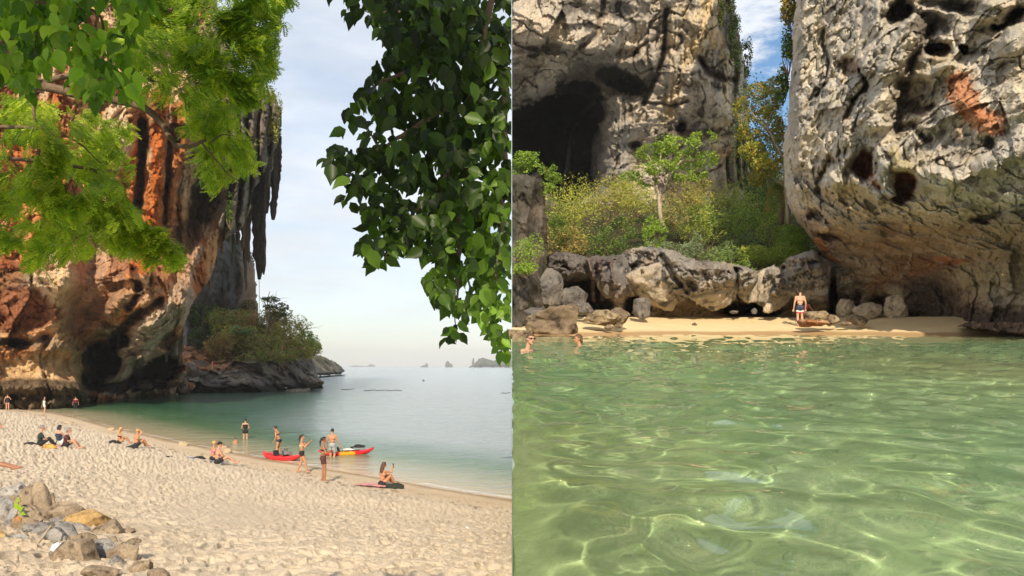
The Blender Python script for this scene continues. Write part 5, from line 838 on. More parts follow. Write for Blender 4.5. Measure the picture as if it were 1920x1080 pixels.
# islet vegetation
DRY = [(0.34, 0.24, 0.09), (0.28, 0.2, 0.08), (0.38, 0.22, 0.08)]
for i, a in enumerate([
    (425, 603, 166, 70, 36, DRY+MG, 'olive brown scrub at the top left of the islet hump', 1500), (485, 608, 170, 60, 36, MG+DRY, 'green scrub at the top of the islet hump', 1300), (545, 618, 172, 60, 34, YG+DRY, 'pale scrub high on the right shoulder of the islet', 1200),
    (455, 612, 168, 66, 36, DRY[1:]+DRY[2:], 'rounded rust brown dry bush on top of the islet', 1700), (440, 640, 160, 70, 44, DRY+YG, 'olive and brown scrub on the left shoulder of the islet', 2000), (415, 655, 158, 50, 40, DRY, 'dry straw coloured scrub above the rust shelf', 1400), (480, 650, 160, 80, 44, MG+DRY, 'green brown scrub in the middle of the islet', 2000), (530, 640, 166, 70, 46, YG+DRY, 'yellowish scrub right of the tall tree on the islet', 2000), (565, 642, 172, 60, 46, YG+MG, 'olive scrub near the right slope of the islet', 1800), (590, 656, 178, 36, 30, YG, 'light green scrub at the right end of the islet', 1100), (455, 625, 159, 34, 18, GG+MG, 'pale green bush left of the tall tree on the islet', 700), (505, 672, 158, 90, 22, DRY+MG, 'short grass and scrub along the islet rim', 1500), (560, 664, 168, 60, 20, YG+DRY, 'low scrub above the right rocks of the islet', 900), (520, 600, 172, 44, 36, MG+DRY, 'dark olive scrub behind the tall tree on the islet', 1200),
    (385, 600, 168, 56, 60, DG+MG, 'dark green trees in the shade left of the islet', 2200), (420, 590, 175, 50, 40, DG, 'dark bush at the foot of the grey rock tower', 1500), (378, 640, 160, 40, 36, DG, 'dark bush low between the cliff and the islet', 1200), (400, 560, 178, 50, 30, DG+MG, 'green bush climbing the grey rock tower', 1100), (452, 585, 178, 50, 26, DRY+DG, 'brownish bush at the base of the tower', 1000), (415, 468, 184, 40, 40, DG, 'dark shrubs high on the grey rock tower behind the stalactites', 1300), (470, 500, 188, 20, 40, DG, 'small dark tree on the right rim of the rock tower', 700)]):
    shrub(a[0], a[1]-5, a[2]-2.5, *a[3:7], 800+i, int(a[7]*2.2), 0.40, aspect=(0.8, 1.2, 1))
shrub(512, 205, 112, 26, 60, MG+DRY, 'green and yellow plants on the top right rim of the orange cliff', 830, 1600, 0.26); shrub(505, 245, 111, 30, 50, YG+DRY[:1], 'yellowish plants above the largest stalactites', 831, 1500, 0.26); shrub(518, 240, 112, 14, 46, MG, 'narrow plants at the outer edge of the orange cliff', 832, 700, 0.24); shrub(432, 400, 103, 18, 60, DG+MG, 'dark creeper hanging between the grey curtains', 833, 900, 0.22); shrub(366, 520, 106, 12, 44, DG, 'dark creeper on the edge of the cliff nose', 834, 600, 0.2); shrub(341, 620, 104, 5, 46, MG, 'thin green creeper down the pale curtain', 835, 260, 0.16)
IT = tree(505, 650, 160, 'tall open tree with dark flat crown rising from the islet', [(492, 668), (500, 630), (506, 600), (508, 580)], [(510, 562, 16, 6, 0), (530, 575, 14, 8, 0), (505, 575, 12, 5, 1), (538, 588, 8, 5, 0), (520, 590, 12, 5, 0), (498, 560, 8, 3, 0)], DG+[(0.16, 0.12, 0.05)], 1500, 0.4, 840, r0=0.28, gap=0.1, limbs=[[(500, 630), (512, 600), (530, 580)], [(504, 610), (498, 585), (495, 560)], [(506, 600), (515, 580), (512, 560)], [(503, 615), (520, 598), (538, 588)]])
BTw = thing('bare_tree', 'leafless grey tree behind the tall open tree on the islet', 'tree', pt(505, 640, 164)); rr = np.random.RandomState(4)
limb('trunk', BTw, [pt(505, 640, 164), pt(500, 600, 164), pt(503, 560, 164), pt(507, 545, 164)], 0.16, 0.05, M_BARKP, 2)
limbs_mesh('twigs', BTw, pt(502, 580, 164), [pt(507+22*rr.normal()*0.7, 555+10*rr.normal(), 164+rr.normal()) for _ in range(16)], 0.07, M_BARKP, 6)
BT2 = thing('bare_tree', 'small leafless grey tree on the right slope of the islet', 'tree', pt(560, 640, 172)); limb('trunk', BT2, [pt(560, 640, 172), pt(562, 615, 172), pt(565, 600, 172)], 0.12, 0.04, M_BARKP, 3); limbs_mesh('twigs', BT2, pt(562, 620, 172), [pt(568+16*rr.normal(), 608+6*rr.normal(), 172+rr.normal()) for _ in range(12)], 0.06, M_BARKP, 8)
# ================================================================== PEOPLE AND THINGS
def capsule(a, b, ra, rb, sx=1.0, n=10):
    """tapered capsule as a closed mesh"""
    a, b = np.array(a, float), np.array(b, float); ax = b-a; L_ = np.linalg.norm(ax); ax = ax/L_ if L_ > 1e-6 else np.array([0, 0, 1.0]); rf = np.array([1.0, 0, 0]) if abs(ax[0]) < 0.9 else np.array([0, 1.0, 0])
    x = rf-ax*(rf@ax); x /= np.linalg.norm(x); y = np.cross(ax, x); rings = []
    for t in (-0.98, -0.7, -0.35, 0): rings.append((a+ax*ra*t, ra*math.sqrt(max(0, 1-t*t))+1e-4))
    for t in (0, 0.35, 0.7, 0.98): rings.append((b+ax*rb*t, rb*math.sqrt(max(0, 1-t*t))+1e-4))
    th = np.arange(n)/n*2*math.pi; V = np.concatenate([c+r*(np.cos(th)[:, None]*x*sx+np.sin(th)[:, None]*y) for c, r in rings]); m = len(rings); i = np.arange(m*n).reshape(m, n); j = np.roll(i, -1, 1); f = np.stack([i[:-1], i[1:], j[1:], j[:-1]], -1).reshape(-1, 4)
    V = np.vstack([V, rings[0][0], rings[-1][0]]); k = len(V)-2; f = [list(q) for q in f]+[[k, i[0][q], j[0][q]] for q in range(n)]+[[k+1, j[-1][q], i[-1][q]] for q in range(n)]; return V, f
def ellip(c, r, rot=None):
    v, f = ICO[3]; v = v*np.array(r); v = v@np.array(rot).T if rot is not None else v; return v+np.array(c), f.tolist()
def pose(kind='stand', **kw):
    """joints in units of body height, figure faces +y, x to its right; z up from the sole (or seat ground)"""
    p = dict(p=(0, 0, .52), c=(0, -.005, .80), h=(0, .012, .93), kR=(.055, .02, .285), kL=(-.055, .02, .285), aR=(.06, -.01, .045), aL=(-.06, -.01, .045), eR=(.145, -.02, .63), eL=(-.145, -.02, .63), wR=(.16, .03, .48), wL=(-.16, .03, .48), tR=None, tL=None)
    if kind == 'sit': p.update(p=(0, 0, .065), c=(0, .03, .345), h=(0, .06, .475), kR=(.075, .2, .21), kL=(-.075, .21, .2), aR=(.07, .33, .03), aL=(-.08, .34, .03), eR=(.13, .1, .2), eL=(-.13, .1, .2), wR=(.06, .2, .19), wL=(-.06, .2, .18))
    p.update(kw); return {k: (np.array(v, float) if v is not None else None) for k, v in p.items()}
def body_parts(P, H, fem=False, arms=True):
    """list of (label, a, b, ra, rb, sx)"""
    p, c, h = P['p'], P['c'], P['h']; sp = c-p; spl = sp/np.linalg.norm(sp); X = P.get('X'); X = np.array([1.0, 0, 0]) if X is None else X/np.linalg.norm(X); SX = P.get('SX'); SX = X if SX is None else SX/np.linalg.norm(SX)
    fw = np.cross(spl, X)*1.0; fw = np.cross(X, spl)*-1.0 if fw@np.array([0, 1, 0]) < 0 and False else np.cross(spl, X)
    fw = -fw if (np.cross(X, spl)@fw) > 0 and False else fw
    fw = np.cross(spl, X); sw = 0.088 if fem else 0.105; hw = 0.05 if fem else 0.046; sR, sL = c+SX*sw-spl*.005, c-SX*sw-spl*.005; hR, hL = p+X*hw-spl*.01, p-X*hw-spl*.01; q = []
    q.append(('hips', p+X*.035, p-X*.035, .058, .058, 1)); q.append(('hips', p+X*.045-fw*.022-spl*.012, p-X*.045-fw*.022-spl*.012, .046, .046, 1))
    wa = p+sp*.42; q.append(('waist', wa+X*.024, wa-X*.024, .048 if fem else .054, .048 if fem else .054, 1)); q.append(('waist', p, wa, .055, .05, 1.0)); ch = p+sp*.72; q.append(('chest', ch+X*.045, ch-X*.045, .056 if fem else .062, .056 if fem else .062, 1)); q.append(('chest', wa, ch, .052, .062, 1)); q.append(('chest', c+SX*(sw-.02)-spl*.012, c-SX*(sw-.02)-spl*.012, .034, .034, 1)); q.append(('chest', ch, c-spl*.02, .058, .045, 1))
    if fem:
        for s in (-1, 1): q.append(('bust', ch+X*.036*s+fw*.045+spl*.012, ch+X*.036*s+fw*.052, .030, .030, 1))
    q.append(('neck', c-spl*.01, c+(h-c)*.62, .034 if not fem else .03, .029 if not fem else .026, 1))
    for s, hh, k, a, t in ((1, hR, P['kR'], P['aR'], P['tR']), (-1, hL, P['kL'], P['aL'], P['tL'])):
        n_ = 'R' if s > 0 else 'L'; q.append(('thigh'+n_, hh, hh+(k-hh)*.5, .053, .046, 1)); q.append(('thigh'+n_, hh+(k-hh)*.5, k, .046, .033, 1)); d = a-k; q.append(('shin'+n_, k, k+d*.32, .032, .034, 1)); q.append(('shin'+n_, k+d*.32, a, .034, .021, 1))
        if t is None: dv = np.array([0.0, 1, 0])-d/np.linalg.norm(d)*0.0; t = a+np.array([s*.015, .085, -.028]); t[2] = max(t[2], min(a[2], .016))
        heel = a+(a-t)*np.array([.28, .28, 0])+np.array([0, 0, -.022]); q.append(('foot'+n_, heel, a+(t-a)*.55+np.array([0, 0, -.006]), .02, .019, 1)); q.append(('foot'+n_, a+(t-a)*.5, t, .018, .012, 1))
    for s, sh, e, w_ in ((1, sR, P['eR'], P['wR']), (-1, sL, P['eL'], P['wL'])):
        n_ = 'R' if s > 0 else 'L'; q.append(('arm'+n_, sh, e, .029 if not fem else .025, .022 if not fem else .019, 1)); q.append(('fore'+n_, e, e+(w_-e)*.35, .0225, .022, 1)); q.append(('fore'+n_, e+(w_-e)*.35, w_, .022, .0145, 1))
        f_ = (w_-e)/np.linalg.norm(w_-e); hd = f_*0.75+np.array([0, 0, -.25]) if P.get('relax', True) else f_; hd /= np.linalg.norm(hd); sd = np.cross(hd, np.array([0, 1.0, 0.3])); sd /= np.linalg.norm(sd)+1e-9; pm_ = w_+hd*.045; nrm = np.cross(sd, hd)
        q.append(('hand'+n_, w_, pm_+sd*.012, .014, .013, 1)); q.append(('hand'+n_, w_, pm_-sd*.012, .014, .013, 1))
        for i, (o, l_) in enumerate(((-.019, .034), (-.006, .040), (.007, .038), (.019, .028))): b0 = pm_+sd*o; b1 = b0+hd*l_*.55+nrm*.004; q.append(('hand'+n_, b0, b1, .0066, .006, 1)); q.append(('hand'+n_, b1, b1+hd*l_*.4+nrm*.012, .006, .005, 1))
        tb = w_+hd*.018+sd*.014*s; q.append(('hand'+n_, tb, tb+hd*.024+sd*.022*s, .0075, .0065, 1))
    return q, X, fw, spl
_cache = []
def person(lab, loc, rotz, H, P, skin, fem=False, hair=None, wear=(), seat=False, face=True, group=None, vox=0.016, hat=None, glasses=False, hx=None, cat='person', zdrop=0):
    t = thing('person', lab, cat, loc, group, rotz); q, X, fw, up = body_parts(P, H, fem); vs, fs, n = [], [], 0
    def addm(m_):
        nonlocal n; v, f = m_; vs.append(np.array(v)*H); fs.extend([[i+n for i in z] for z in f]); n += len(v)
    for _, a, b, ra, rb, sx in q: addm(capsule(a, b, ra, rb, sx))
    h = P['h']; hz = P.get('look'); hz = np.array([0, 1.0, 0]) if hz is None else hz/np.linalg.norm(hz); hu = h-(P['c']+(P['h']-P['c'])*.3); hu /= np.linalg.norm(hu); hu = hu*0.5+np.array([0, 0, 0.5]); hy = hz-hu*(hz@hu)/(hu@hu); hy /= np.linalg.norm(hy); hu = hu/np.linalg.norm(hu); hxx = np.cross(hy, hu); R = np.stack([hxx, hy, hu], 1)
    T_ = lambda x, y, z: h+R@np.array([x, y, z]); k_ = 1.0
    addm(ellip(T_(0, 0, .008), (.043, .054, .056), R)); addm(ellip(T_(0, .016, -.025), (.032, .036, .04), R)); addm(capsule(T_(0, .05, .006), T_(0, .063, -.012), .006, .009)); addm(ellip(T_(0, .045, -.048), (.014, .012, .011), R))
    for s in (-1, 1): addm(ellip(T_(s*.044, -.002, -.004), (.006, .012, .017), R))
    me = bpy.data.meshes.new('body'); me.from_pydata(np.vstack(vs).tolist(), [], fs); o = bpy.data.objects.new('body', me); COL.objects.link(o)
    md = o.modifiers.new('r', 'REMESH'); md.mode = 'VOXEL'; md.voxel_size = vox*0.62; md.use_smooth_shade = True; sm = o.modifiers.new('s', 'SMOOTH'); sm.iterations = 2; sm.factor = 0.5
    dg = bpy.context.evaluated_depsgraph_get(); me2 = bpy.data.meshes.new_from_object(o.evaluated_get(dg)); me2.name = 'body'; o.modifiers.clear(); o.data = me2; bpy.data.meshes.remove(me); o.parent = t
    me2.materials.clear(); me2.materials.append(skin); nv = len(me2.vertices); co = np.zeros(nv*3); me2.vertices.foreach_get('co', co); co = co.reshape(-1, 3); nn = np.zeros(nv*3); me2.vertices.foreach_get('normal', nn); nn = nn.reshape(-1, 3)
    best = np.full(nv, 9.0); lb = np.zeros(nv, int); tt = np.zeros(nv)
    for i, (_, a, b, ra, rb, _s) in enumerate(q):
        a_, b_ = a*H, b*H; ab = b_-a_; t0 = np.clip(((co-a_)@ab)/max(ab@ab, 1e-9), 0, 1); d = np.linalg.norm(co-a_-t0[:, None]*ab, axis=1)-(ra+(rb-ra)*t0)*H; m = d < best; best = np.where(m, d, best); lb = np.where(m, i, lb)
    names = np.array([x[0] for x in q]); L_ = names[lb]; p_, c_ = P['p']*H, P['c']*H; spn = (c_-p_); sp_t = ((co-p_)@spn)/(spn@spn)
    def along(lbls, a, b): d = (b-a)*H; return ((co-a*H)@d)/(d@d)
    tR = along(0, P['p'], P['kR']); tL = along(0, P['p'], P['kL']); hd = np.linalg.norm(co-h*H, axis=1) < .085*H
    pf = np.array([list(x.vertices)+[-1]*(4-len(x.vertices)) for x in me2.polygons]) if nv else None
    for nm, mt, rule in wear:
        k = np.zeros(nv, bool)
        for rl in rule.split():
            if rl == 'torso': k |= np.isin(L_, ['chest', 'waist', 'bust']) & (sp_t < .97)
            elif rl == 'tank': k |= np.isin(L_, ['chest', 'waist', 'bust', 'hips']) & (sp_t < .9)
            elif rl == 'sleeve': k |= np.isin(L_, ['armR', 'armL'])
            elif rl == 'hips': k |= np.isin(L_, ['hips']) | (np.isin(L_, ['waist']) & (sp_t < .22))
            elif rl.startswith('thigh'): m_ = float(rl[5:]); k |= (L_ == 'thighR') & (tR < m_) | (L_ == 'thighL') & (tL < m_)
            elif rl.startswith('hem'): a_, b_ = map(float, rl[3:].split('-')); k |= (L_ == 'thighR') & (tR < b_) & (tR > a_) | (L_ == 'thighL') & (tL < b_) & (tL > a_)
            elif rl == 'legs': k |= np.char.startswith(L_, 'thigh') | np.char.startswith(L_, 'shin')
            elif rl == 'band': k |= np.isin(L_, ['chest', 'bust', 'waist']) & (sp_t > .60) & (sp_t < .74)
            elif rl == 'brief': k |= (np.isin(L_, ['hips', 'thighR', 'thighL']) & (sp_t < .13) & (np.maximum(tR, tL) < .24)) | (L_ == 'hips') & (sp_t < .13)
        k &= ~hd; fk = k[np.where(pf < 0, pf[:, :1], pf)].all(1); sel = pf[fk]
        if len(sel) < 8: continue
        used = np.unique(sel[sel >= 0]); mp_ = {a: i for i, a in enumerate(used)}; off = (0.010 if 'hem' not in rule else 0.013) if nm not in ('bikini_top', 'bikini_bottom', 'swimsuit') else 0.006
        V_ = co[used]+nn[used]*off*(H/1.7)*1.1; F_ = [[mp_[i] for i in r if i >= 0] for r in sel.tolist()]; mk(nm, V_, F_, mt, t)
    if hair:
        col, style = hair; hv, hf = ICO[4]; base = hv*np.array([.049, .060, .060]); cut = (hv[:, 1] > .35) & (hv[:, 2] < .42) | (hv[:, 2] < -.45) | ((hv[:, 1] > 0.1) & (hv[:, 2] < 0.0)); base = np.where(cut[:, None], base*0.86, base); base = base*(1+0.05*fbm(hv*[6, 6, 2.0], 3)[:, None]); V_ = base@R.T+T_(0, -.004, .012); hs = [(V_*H, hf.tolist())]
        ex = []
        if style == 'bun': ex.append(ellip(T_(0, -.045, .055), (.024, .022, .022), R))
        if style == 'tail': ex += [capsule(T_(0, -.055, .03), T_(0, -.075, -.04), .018, .02), capsule(T_(0, -.075, -.04), T_(0, -.07, -.15), .02, .008)]
        if style == 'long': 
            for s in (-.028, -.01, .01, .028): ex += [capsule(T_(s, -.035, .0), T_(s*1.3, -.055, -.1), .022, .022), capsule(T_(s*1.3, -.055, -.1), T_(s*1.5, -.06, -.2), .022, .01)]
        if style == 'bob':
            for s in (-.03, 0, .03): ex.append(capsule(T_(s, -.03, .0), T_(s*1.1, -.04, -.05), .024, .018))
        vv, ff, n0 = [V_], hf.tolist(), len(V_)
        for v, f in ex: vv.append(v); ff += [[i+n0 for i in z] for z in f]; n0 += len(v)
        mk('hair', np.vstack(vv)*H, ff, col, t)
    if face:
        for s in (-1, 1): v, f = ICO[1]; mk('eye', (v*.0065@R.T+T_(s*.018, .047, .012))*H, f, pm('eye_dark', (0.03, 0.02, 0.015), rough=.3), t)
        v, f = ellip(T_(0, .054, -.028), (.013, .004, .0035), R); mk('mouth', v*H, f, pm('lips', (.42, .13, .1), rough=.5), t)
    if hat:
        cc_, st_ = hat; v, f = ICO[3]; v = v.copy(); v[:, 2] = np.maximum(v[:, 2], -.1); V_ = (v*[.052, .06, .056])@R.T+T_(0, 0, .022); v2 = v*[.03, .045, .006] if st_ == 'cap' else v*[.09, .1, .006]; V2 = v2@R.T+(T_(0, .065, .02) if st_ == 'cap' else T_(0, 0, .02)); vv, ff = cat_((V_, f), (V2, f)); mk('cap' if st_ == 'cap' else 'hat', vv*H, ff, cc_, t)
    if glasses:
        vs2 = [ellip(T_(s*.02, .055, .012), (.016, .006, .011), R) for s in (-1, 1)]+[capsule(T_(s*.036, .05, .014), T_(s*.046, .0, .012), .003, .003) for s in (-1, 1)]; vv, ff, n0 = [], [], 0
        for v, f in vs2: vv.append(v); ff += [[i+n0 for i in z] for z in f]; n0 += len(v)
        mk('sunglasses', np.vstack(vv)*H, ff, pm('dark_lens', (.04, .01, .012), rough=.15), t)
    return t
def skin(n, c): 
    m = pm(n, c, rough=.5, spec=.35, var=.06, scale=8); m.node_tree.nodes['Principled BSDF'].inputs['Subsurface Weight'].default_value = .08; m.node_tree.nodes['Principled BSDF'].inputs['Subsurface Radius'].default_value = (.02, .008, .004); return m
SK1, SK2, SK3, SK4 = skin('fair_skin', (.52, .28, .18)), skin('tanned_skin', (.46, .225, .12)), skin('deep_tan_skin', (.33, .15, .08)), skin('pale_skin', (.54, .32, .2))
BLK_, NAVY = pm('black_cloth', (.022, .02, .022), rough=.9), pm('navy_cloth', (.03, .035, .06), rough=.9); WHT = pm('white_cloth', (.75, .73, .68), rough=.9); REDC = pm('dark_red_cloth', (.16, .02, .022), rough=.9); PINK = pm('pink_cloth', (.75, .13, .35), rough=.8); MARO = pm('maroon_cloth', (.085, .03, .03), rough=.9); GRN = pm('dark_green_cloth', (.02, .04, .035), rough=.9); RED_ = pm('red_cloth', (.55, .04, .05), rough=.8); TEAL = pm('teal_cloth', (.07, .2, .19), rough=.8); CREAM = pm('pale_yellow_cloth', (.6, .6, .33), rough=.8)
HB, HBR, HBL, HGY = pm('black_hair', (.018, .014, .012), rough=.5), pm('brown_hair', (.09, .045, .022), rough=.5), pm('blonde_hair', (.5, .3, .1), rough=.5), pm('grey_hair', (.2, .19, .17), rough=.7)
PHONE = pm('phone_black', (.02, .02, .022), rough=.25)
def rbox(name, c, s, m, parent=None, bev=0.2, rot=None):
    import bmesh
    bm = bmesh.new(); bmesh.ops.create_cube(bm, size=1); bmesh.ops.scale(bm, vec=s, verts=bm.verts); bmesh.ops.bevel(bm, geom=bm.edges[:], offset=min(s)*bev, segments=2, affect='EDGES', profile=.5)
    me = bpy.data.meshes.new(name); bm.to_mesh(me); bm.free(); me.materials.append(m); o = bpy.data.objects.new(name, me); COL.objects.link(o); o.location = tuple(float(x) for x in c)
    if rot: o.rotation_euler = rot
    if parent: o.parent = parent
    return o
def phone_at(lab, t, P, H, side='wR', up=.03):
    w_ = P[side]; a = t.rotation_euler.z; l_ = (np.array(w_)+[0, .02, up])*H; c = np.array(t.location)+[l_[0]*math.cos(a)-l_[1]*math.sin(a), l_[0]*math.sin(a)+l_[1]*math.cos(a), l_[2]]
    o = rbox('phone', c, (.075, .012, .155), PHONE, rot=(0, 0, a)); return props(o, lab, 'phone')
R_ = math.radians
# far end of the beach
person('distant woman in black swimsuit standing at the far left end of the beach', gl(14, 770), R_(20), 1.68, pose(eR=(.17, .02, .65), wR=(.1, .1, .72)), SK1, True, (HB, 'bun'), [('swimsuit', BLK_, 'tank brief')], vox=.024)
P_ = pose(eR=(.2, .0, .83), wR=(.14, .02, .95), kR=(.07, .05, .285)); person('distant person in white shirt and shorts with one arm raised near the cliff foot', gl(83, 775), R_(-60), 1.62, P_, SK1, True, (HB, 'bob'), [('shirt', WHT, 'tank sleeve'), ('shorts', WHT, 'hips thigh0.6')], vox=.024)
person('distant person in dark red shirt and black trousers wading by the cliff foot', sl(142, 772, SEA-.3), R_(30), 1.72, pose(), SK1, False, (HB, 'short'), [('shirt', REDC, 'tank sleeve'), ('trousers', BLK_, 'hips legs')], vox=.024)
person('small distant person in white hat standing waist deep in the green water', sl(181, 751, SEA)-[0, 0, .72], R_(10), 1.7, pose(eR=(.14, .08, .66), wR=(.06, .14, .7)), SK1, False, (HB, 'short'), [('swimsuit', BLK_, 'hips thigh0.5')], hat=(WHT, 'hat'), vox=.026)
person('person lying on the sand at the far left with bent knees showing', gl(-14, 802), R_(-90), 1.7, pose('sit', p=(0, -.05, .05), c=(0, -.32, .06), h=(0, -.45, .09), kR=(.05, .15, .24), kL=(-.05, .17, .21), aR=(.05, .22, .03), aL=(-.05, .26, .03), eR=(.16, -.2, .03), eL=(-.16, -.2, .03), wR=(.18, -.05, .03), wL=(-.18, -.05, .03)), SK2, False, (HB, 'short'), [('shorts', NAVY, 'hips thigh0.4')])
person('person lying at the left edge nearer the rocks with one tanned arm in view', gl(-22, 880), R_(-80), 1.7, pose('sit', p=(0, -.1, .05), c=(0, -.38, .06), h=(0, -.5, .09), kR=(.05, .12, .1), kL=(-.05, .12, .08), aR=(.05, .36, .03), aL=(-.05, .36, .03), eR=(.16, -.2, .03), eL=(-.16, -.2, .03), wR=(.18, -.05, .03), wL=(-.18, -.05, .03)), SK3, False, (HB, 'short'), [('shorts', BLK_, 'hips thigh0.4')])
# group of three
person('woman in dark green top with grey hair, leftmost of three sitting on the sand', gl(74, 838), R_(-60), 1.66, pose('sit'), SK1, True, (HGY, 'bun'), [('shirt', GRN, 'tank torso sleeve'), ('trousers', BLK_, 'hips legs')])
person('woman in navy tank top, middle of three sitting on the sand', gl(98, 837)+[0, .5, 0], R_(-15), 1.62, pose('sit', c=(0, .0, .35), h=(0, .03, .48)), SK1, True, (HB, 'bob'), [('tank_top', NAVY, 'tank'), ('trousers', WHT, 'hips legs')])
person('woman in maroon top with grey cap of hair, rightmost of three sitting on the sand', gl(121, 841), R_(-70), 1.66, pose('sit', c=(0, .06, .34), h=(0, .1, .47)), SK1, True, (HGY, 'bob'), [('shirt', MARO, 'tank torso sleeve'), ('shorts', BLK_, 'hips thigh0.7')])
def heap(name, lab, cat, loc, size, seed, m, z=0.5, sub=4):
    v, f = ICO[sub]; s = np.array(size); V_ = v*(1+.35*fbm(v*2.2+seed, 4)[:, None]); V_[:, 2] = np.maximum(V_[:, 2], -.25); V_ = V_*s; o = mk(name, V_, f, m); o.location = tuple(np.array(loc)+[0, 0, .22*s[2]]); return props(o, lab, cat)
heap('bag', 'yellow and red picnic bag between the three seated women', 'bag', gl(92, 841), (.26, .16, .16), 3, pm('yellow_red_bag', (.6, .25, .06), var=.9, scale=6)); heap('bag', 'dark bag on the sand left of the three seated women', 'bag', gl(56, 836), (.28, .18, .13), 4, BLK_)
# pair
person('blonde long-haired woman in black bikini sitting on the sand, left of a pair', gl(223, 832), R_(-55), 1.66, pose('sit', p=(0, 0, .06)), SK2, True, (HBL, 'long'), [('bikini_top', BLK_, 'band'), ('bikini_bottom', BLK_, 'brief hips')])
person('tanned man sitting on the sand with one hand on his head, right of a pair', gl(255, 838), R_(-35), 1.76, pose('sit', eR=(.14, .12, .44), wR=(.05, .05, .52), p=(0, 0, .06)), SK2, False, (HBL, 'short'), [('shorts', BLK_, 'hips thigh0.55')])
heap('bag', 'small black bag in front of the pair sitting on the sand', 'bag', gl(248, 840), (.3, .14, .12), 7, BLK_); heap('bag', 'black heap of clothes left of the blonde woman', 'clothes', gl(212, 831), (.26, .14, .14), 8, BLK_)
# couple on a towel
person('woman in pink bikini top with hair in a bun sitting on a towel', gl(392, 865)+[0, .4, 0], R_(-50), 1.64, pose('sit', p=(0, 0, .06)), SK2, True, (HBL, 'bun'), [('bikini_top', PINK, 'band'), ('bikini_bottom', BLK_, 'brief hips')])
person('shirtless man in black cap and shorts sitting beside the woman in pink', gl(407, 870), R_(-62), 1.8, pose('sit', kR=(.08, .24, .18), kL=(-.08, .25, .15), aR=(.1, .42, .03), aL=(-.06, .44, .03), p=(0, 0, .06)), SK1, False, (HB, 'short'), [('shorts', BLK_, 'hips thigh0.6')], hat=(BLK_, 'cap'))
def towel(lab, u, v, w_, l_, rot, m, seed):
    nx, ny = 24, 16; x, y = np.meshgrid(np.linspace(-.5, .5, nx)*w_, np.linspace(-.5, .5, ny)*l_); c = gl(u, v); a = R_(rot); X, Y = x*math.cos(a)-y*math.sin(a), x*math.sin(a)+y*math.cos(a); Z = beach_z(X+c[0], Y+c[1])-c[2]+.035+.02*fbm(np.stack([x*3, y*3, 0*x+seed], -1), 3); top = np.stack([X, Y, Z], -1).reshape(-1, 3); bot = top-[0, 0, .06]; f = grid_faces(ny, nx); o = mk('towel', np.vstack([top, bot]), np.vstack([f[:, ::-1], f+nx*ny]), m); o.location = tuple(c); return props(o, lab, 'towel')
towel('blue and white patterned towel under the couple', 378, 864, 1.9, .9, 10, pm('blue_towel', (.25, .3, .45), var=.7, scale=14), 1); heap('bag', 'black bag on the blue towel beside the woman in pink', 'bag', gl(374, 861), (.27, .15, .12), 9, BLK_); heap('clothes', 'bright blue cloth heap on the left end of the towel', 'clothes', gl(354, 861), (.26, .12, .07), 10, pm('blue_cloth', (.03, .1, .35)))
heap('bag', 'black sandals and bag heap left of the blue towel', 'bag', gl(317, 860), (.22, .14, .1), 11, BLK_); heap('sandals', 'dark sandals on the sand just left of the towel end', 'sandals', gl(330, 863), (.17, .12, .05), 12, BLK_)
heap('sand_mound', 'little sand castle mound left of the couple near the water', 'sand mound', gl(343, 836), (.3, .2, .2), 13, M_SAND); heap('sand_mound', 'small sand mound by the couple at the waterline', 'sand mound', gl(426, 849), (.26, .2, .18), 14, M_SAND); heap('sand_mound', 'tiny sand mound at the waterline left of the seated pair', 'sand mound', gl(209, 807), (.26, .2, .16), 15, M_SAND); heap('sand_mound', 'low sand mound at the far waterline above the three women', 'sand mound', gl(128, 793), (.4, .25, .12), 16, M_SAND)
for o in list(COL.objects):
    if o.name.startswith('sand_mound'): a = o.data.color_attributes.new('Col', 'FLOAT_COLOR', 'POINT'); a.data.foreach_set('color', np.tile([.5, .38, .24, 1.0], len(o.data.vertices)))
# people in the water
LY = dict(p=(0, -.1, -.05), c=(0, .16, .0), h=(0, .25, .085), kR=(.06, -.3, -.1), kL=(-.06, -.3, -.1), aR=(.05, -.5, -.1), aL=(-.05, -.5, -.1), eR=(.15, .2, -.08), eL=(-.15, .2, -.08), wR=(.14, .34, -.1), wL=(-.14, .34, -.1))
person('child with wet hair crouching low in the shallow water behind the couple', sl(442, 840, SEA-.3), R_(40), 1.2, pose('sit'), SK2, False, (HBR, 'short'), [('shorts', NAVY, 'hips thigh0.5')])
person('swimmer lying on the back in the shallows left of the child', sl(424, 838), R_(70), 1.5, pose(**LY), SK1, False, (HB, 'short'), [('shorts', NAVY, 'hips thigh0.5')])
person('woman in black tank suit and cap standing knee deep in the cove', sl(460, 833, SEA-.38), R_(15), 1.68, pose(wR=(.08, .1, .6), eR=(.14, .03, .63), wL=(-.08, .1, .6), eL=(-.14, .03, .63)), SK1, True, (HB, 'bun'), [('swimsuit', BLK_, 'tank hips thigh0.45')])
person('woman in dark bikini bending slightly with a hand to her face at the red kayak', sl(522, 856, SEA-.2), R_(75), 1.7, pose(p=(0, -.02, .52), c=(0, .05, .79), h=(0, .11, .9), eR=(.14, .14, .74), wR=(.06, .15, .86), eL=(-.14, .0, .63), wL=(-.13, .08, .5)), SK2, True, (HB, 'bun'), [('bikini_top', NAVY, 'band'), ('bikini_bottom', NAVY, 'brief')])
Pw = pose(kR=(.06, .09, .29), aR=(.06, .14, .05), kL=(-.06, -.02, .29), aL=(-.06, -.12, .05), eR=(.12, .1, .68), wR=(.03, .2, .80), eL=(-.12, .12, .70), wL=(-.01, .2, .80), relax=False)
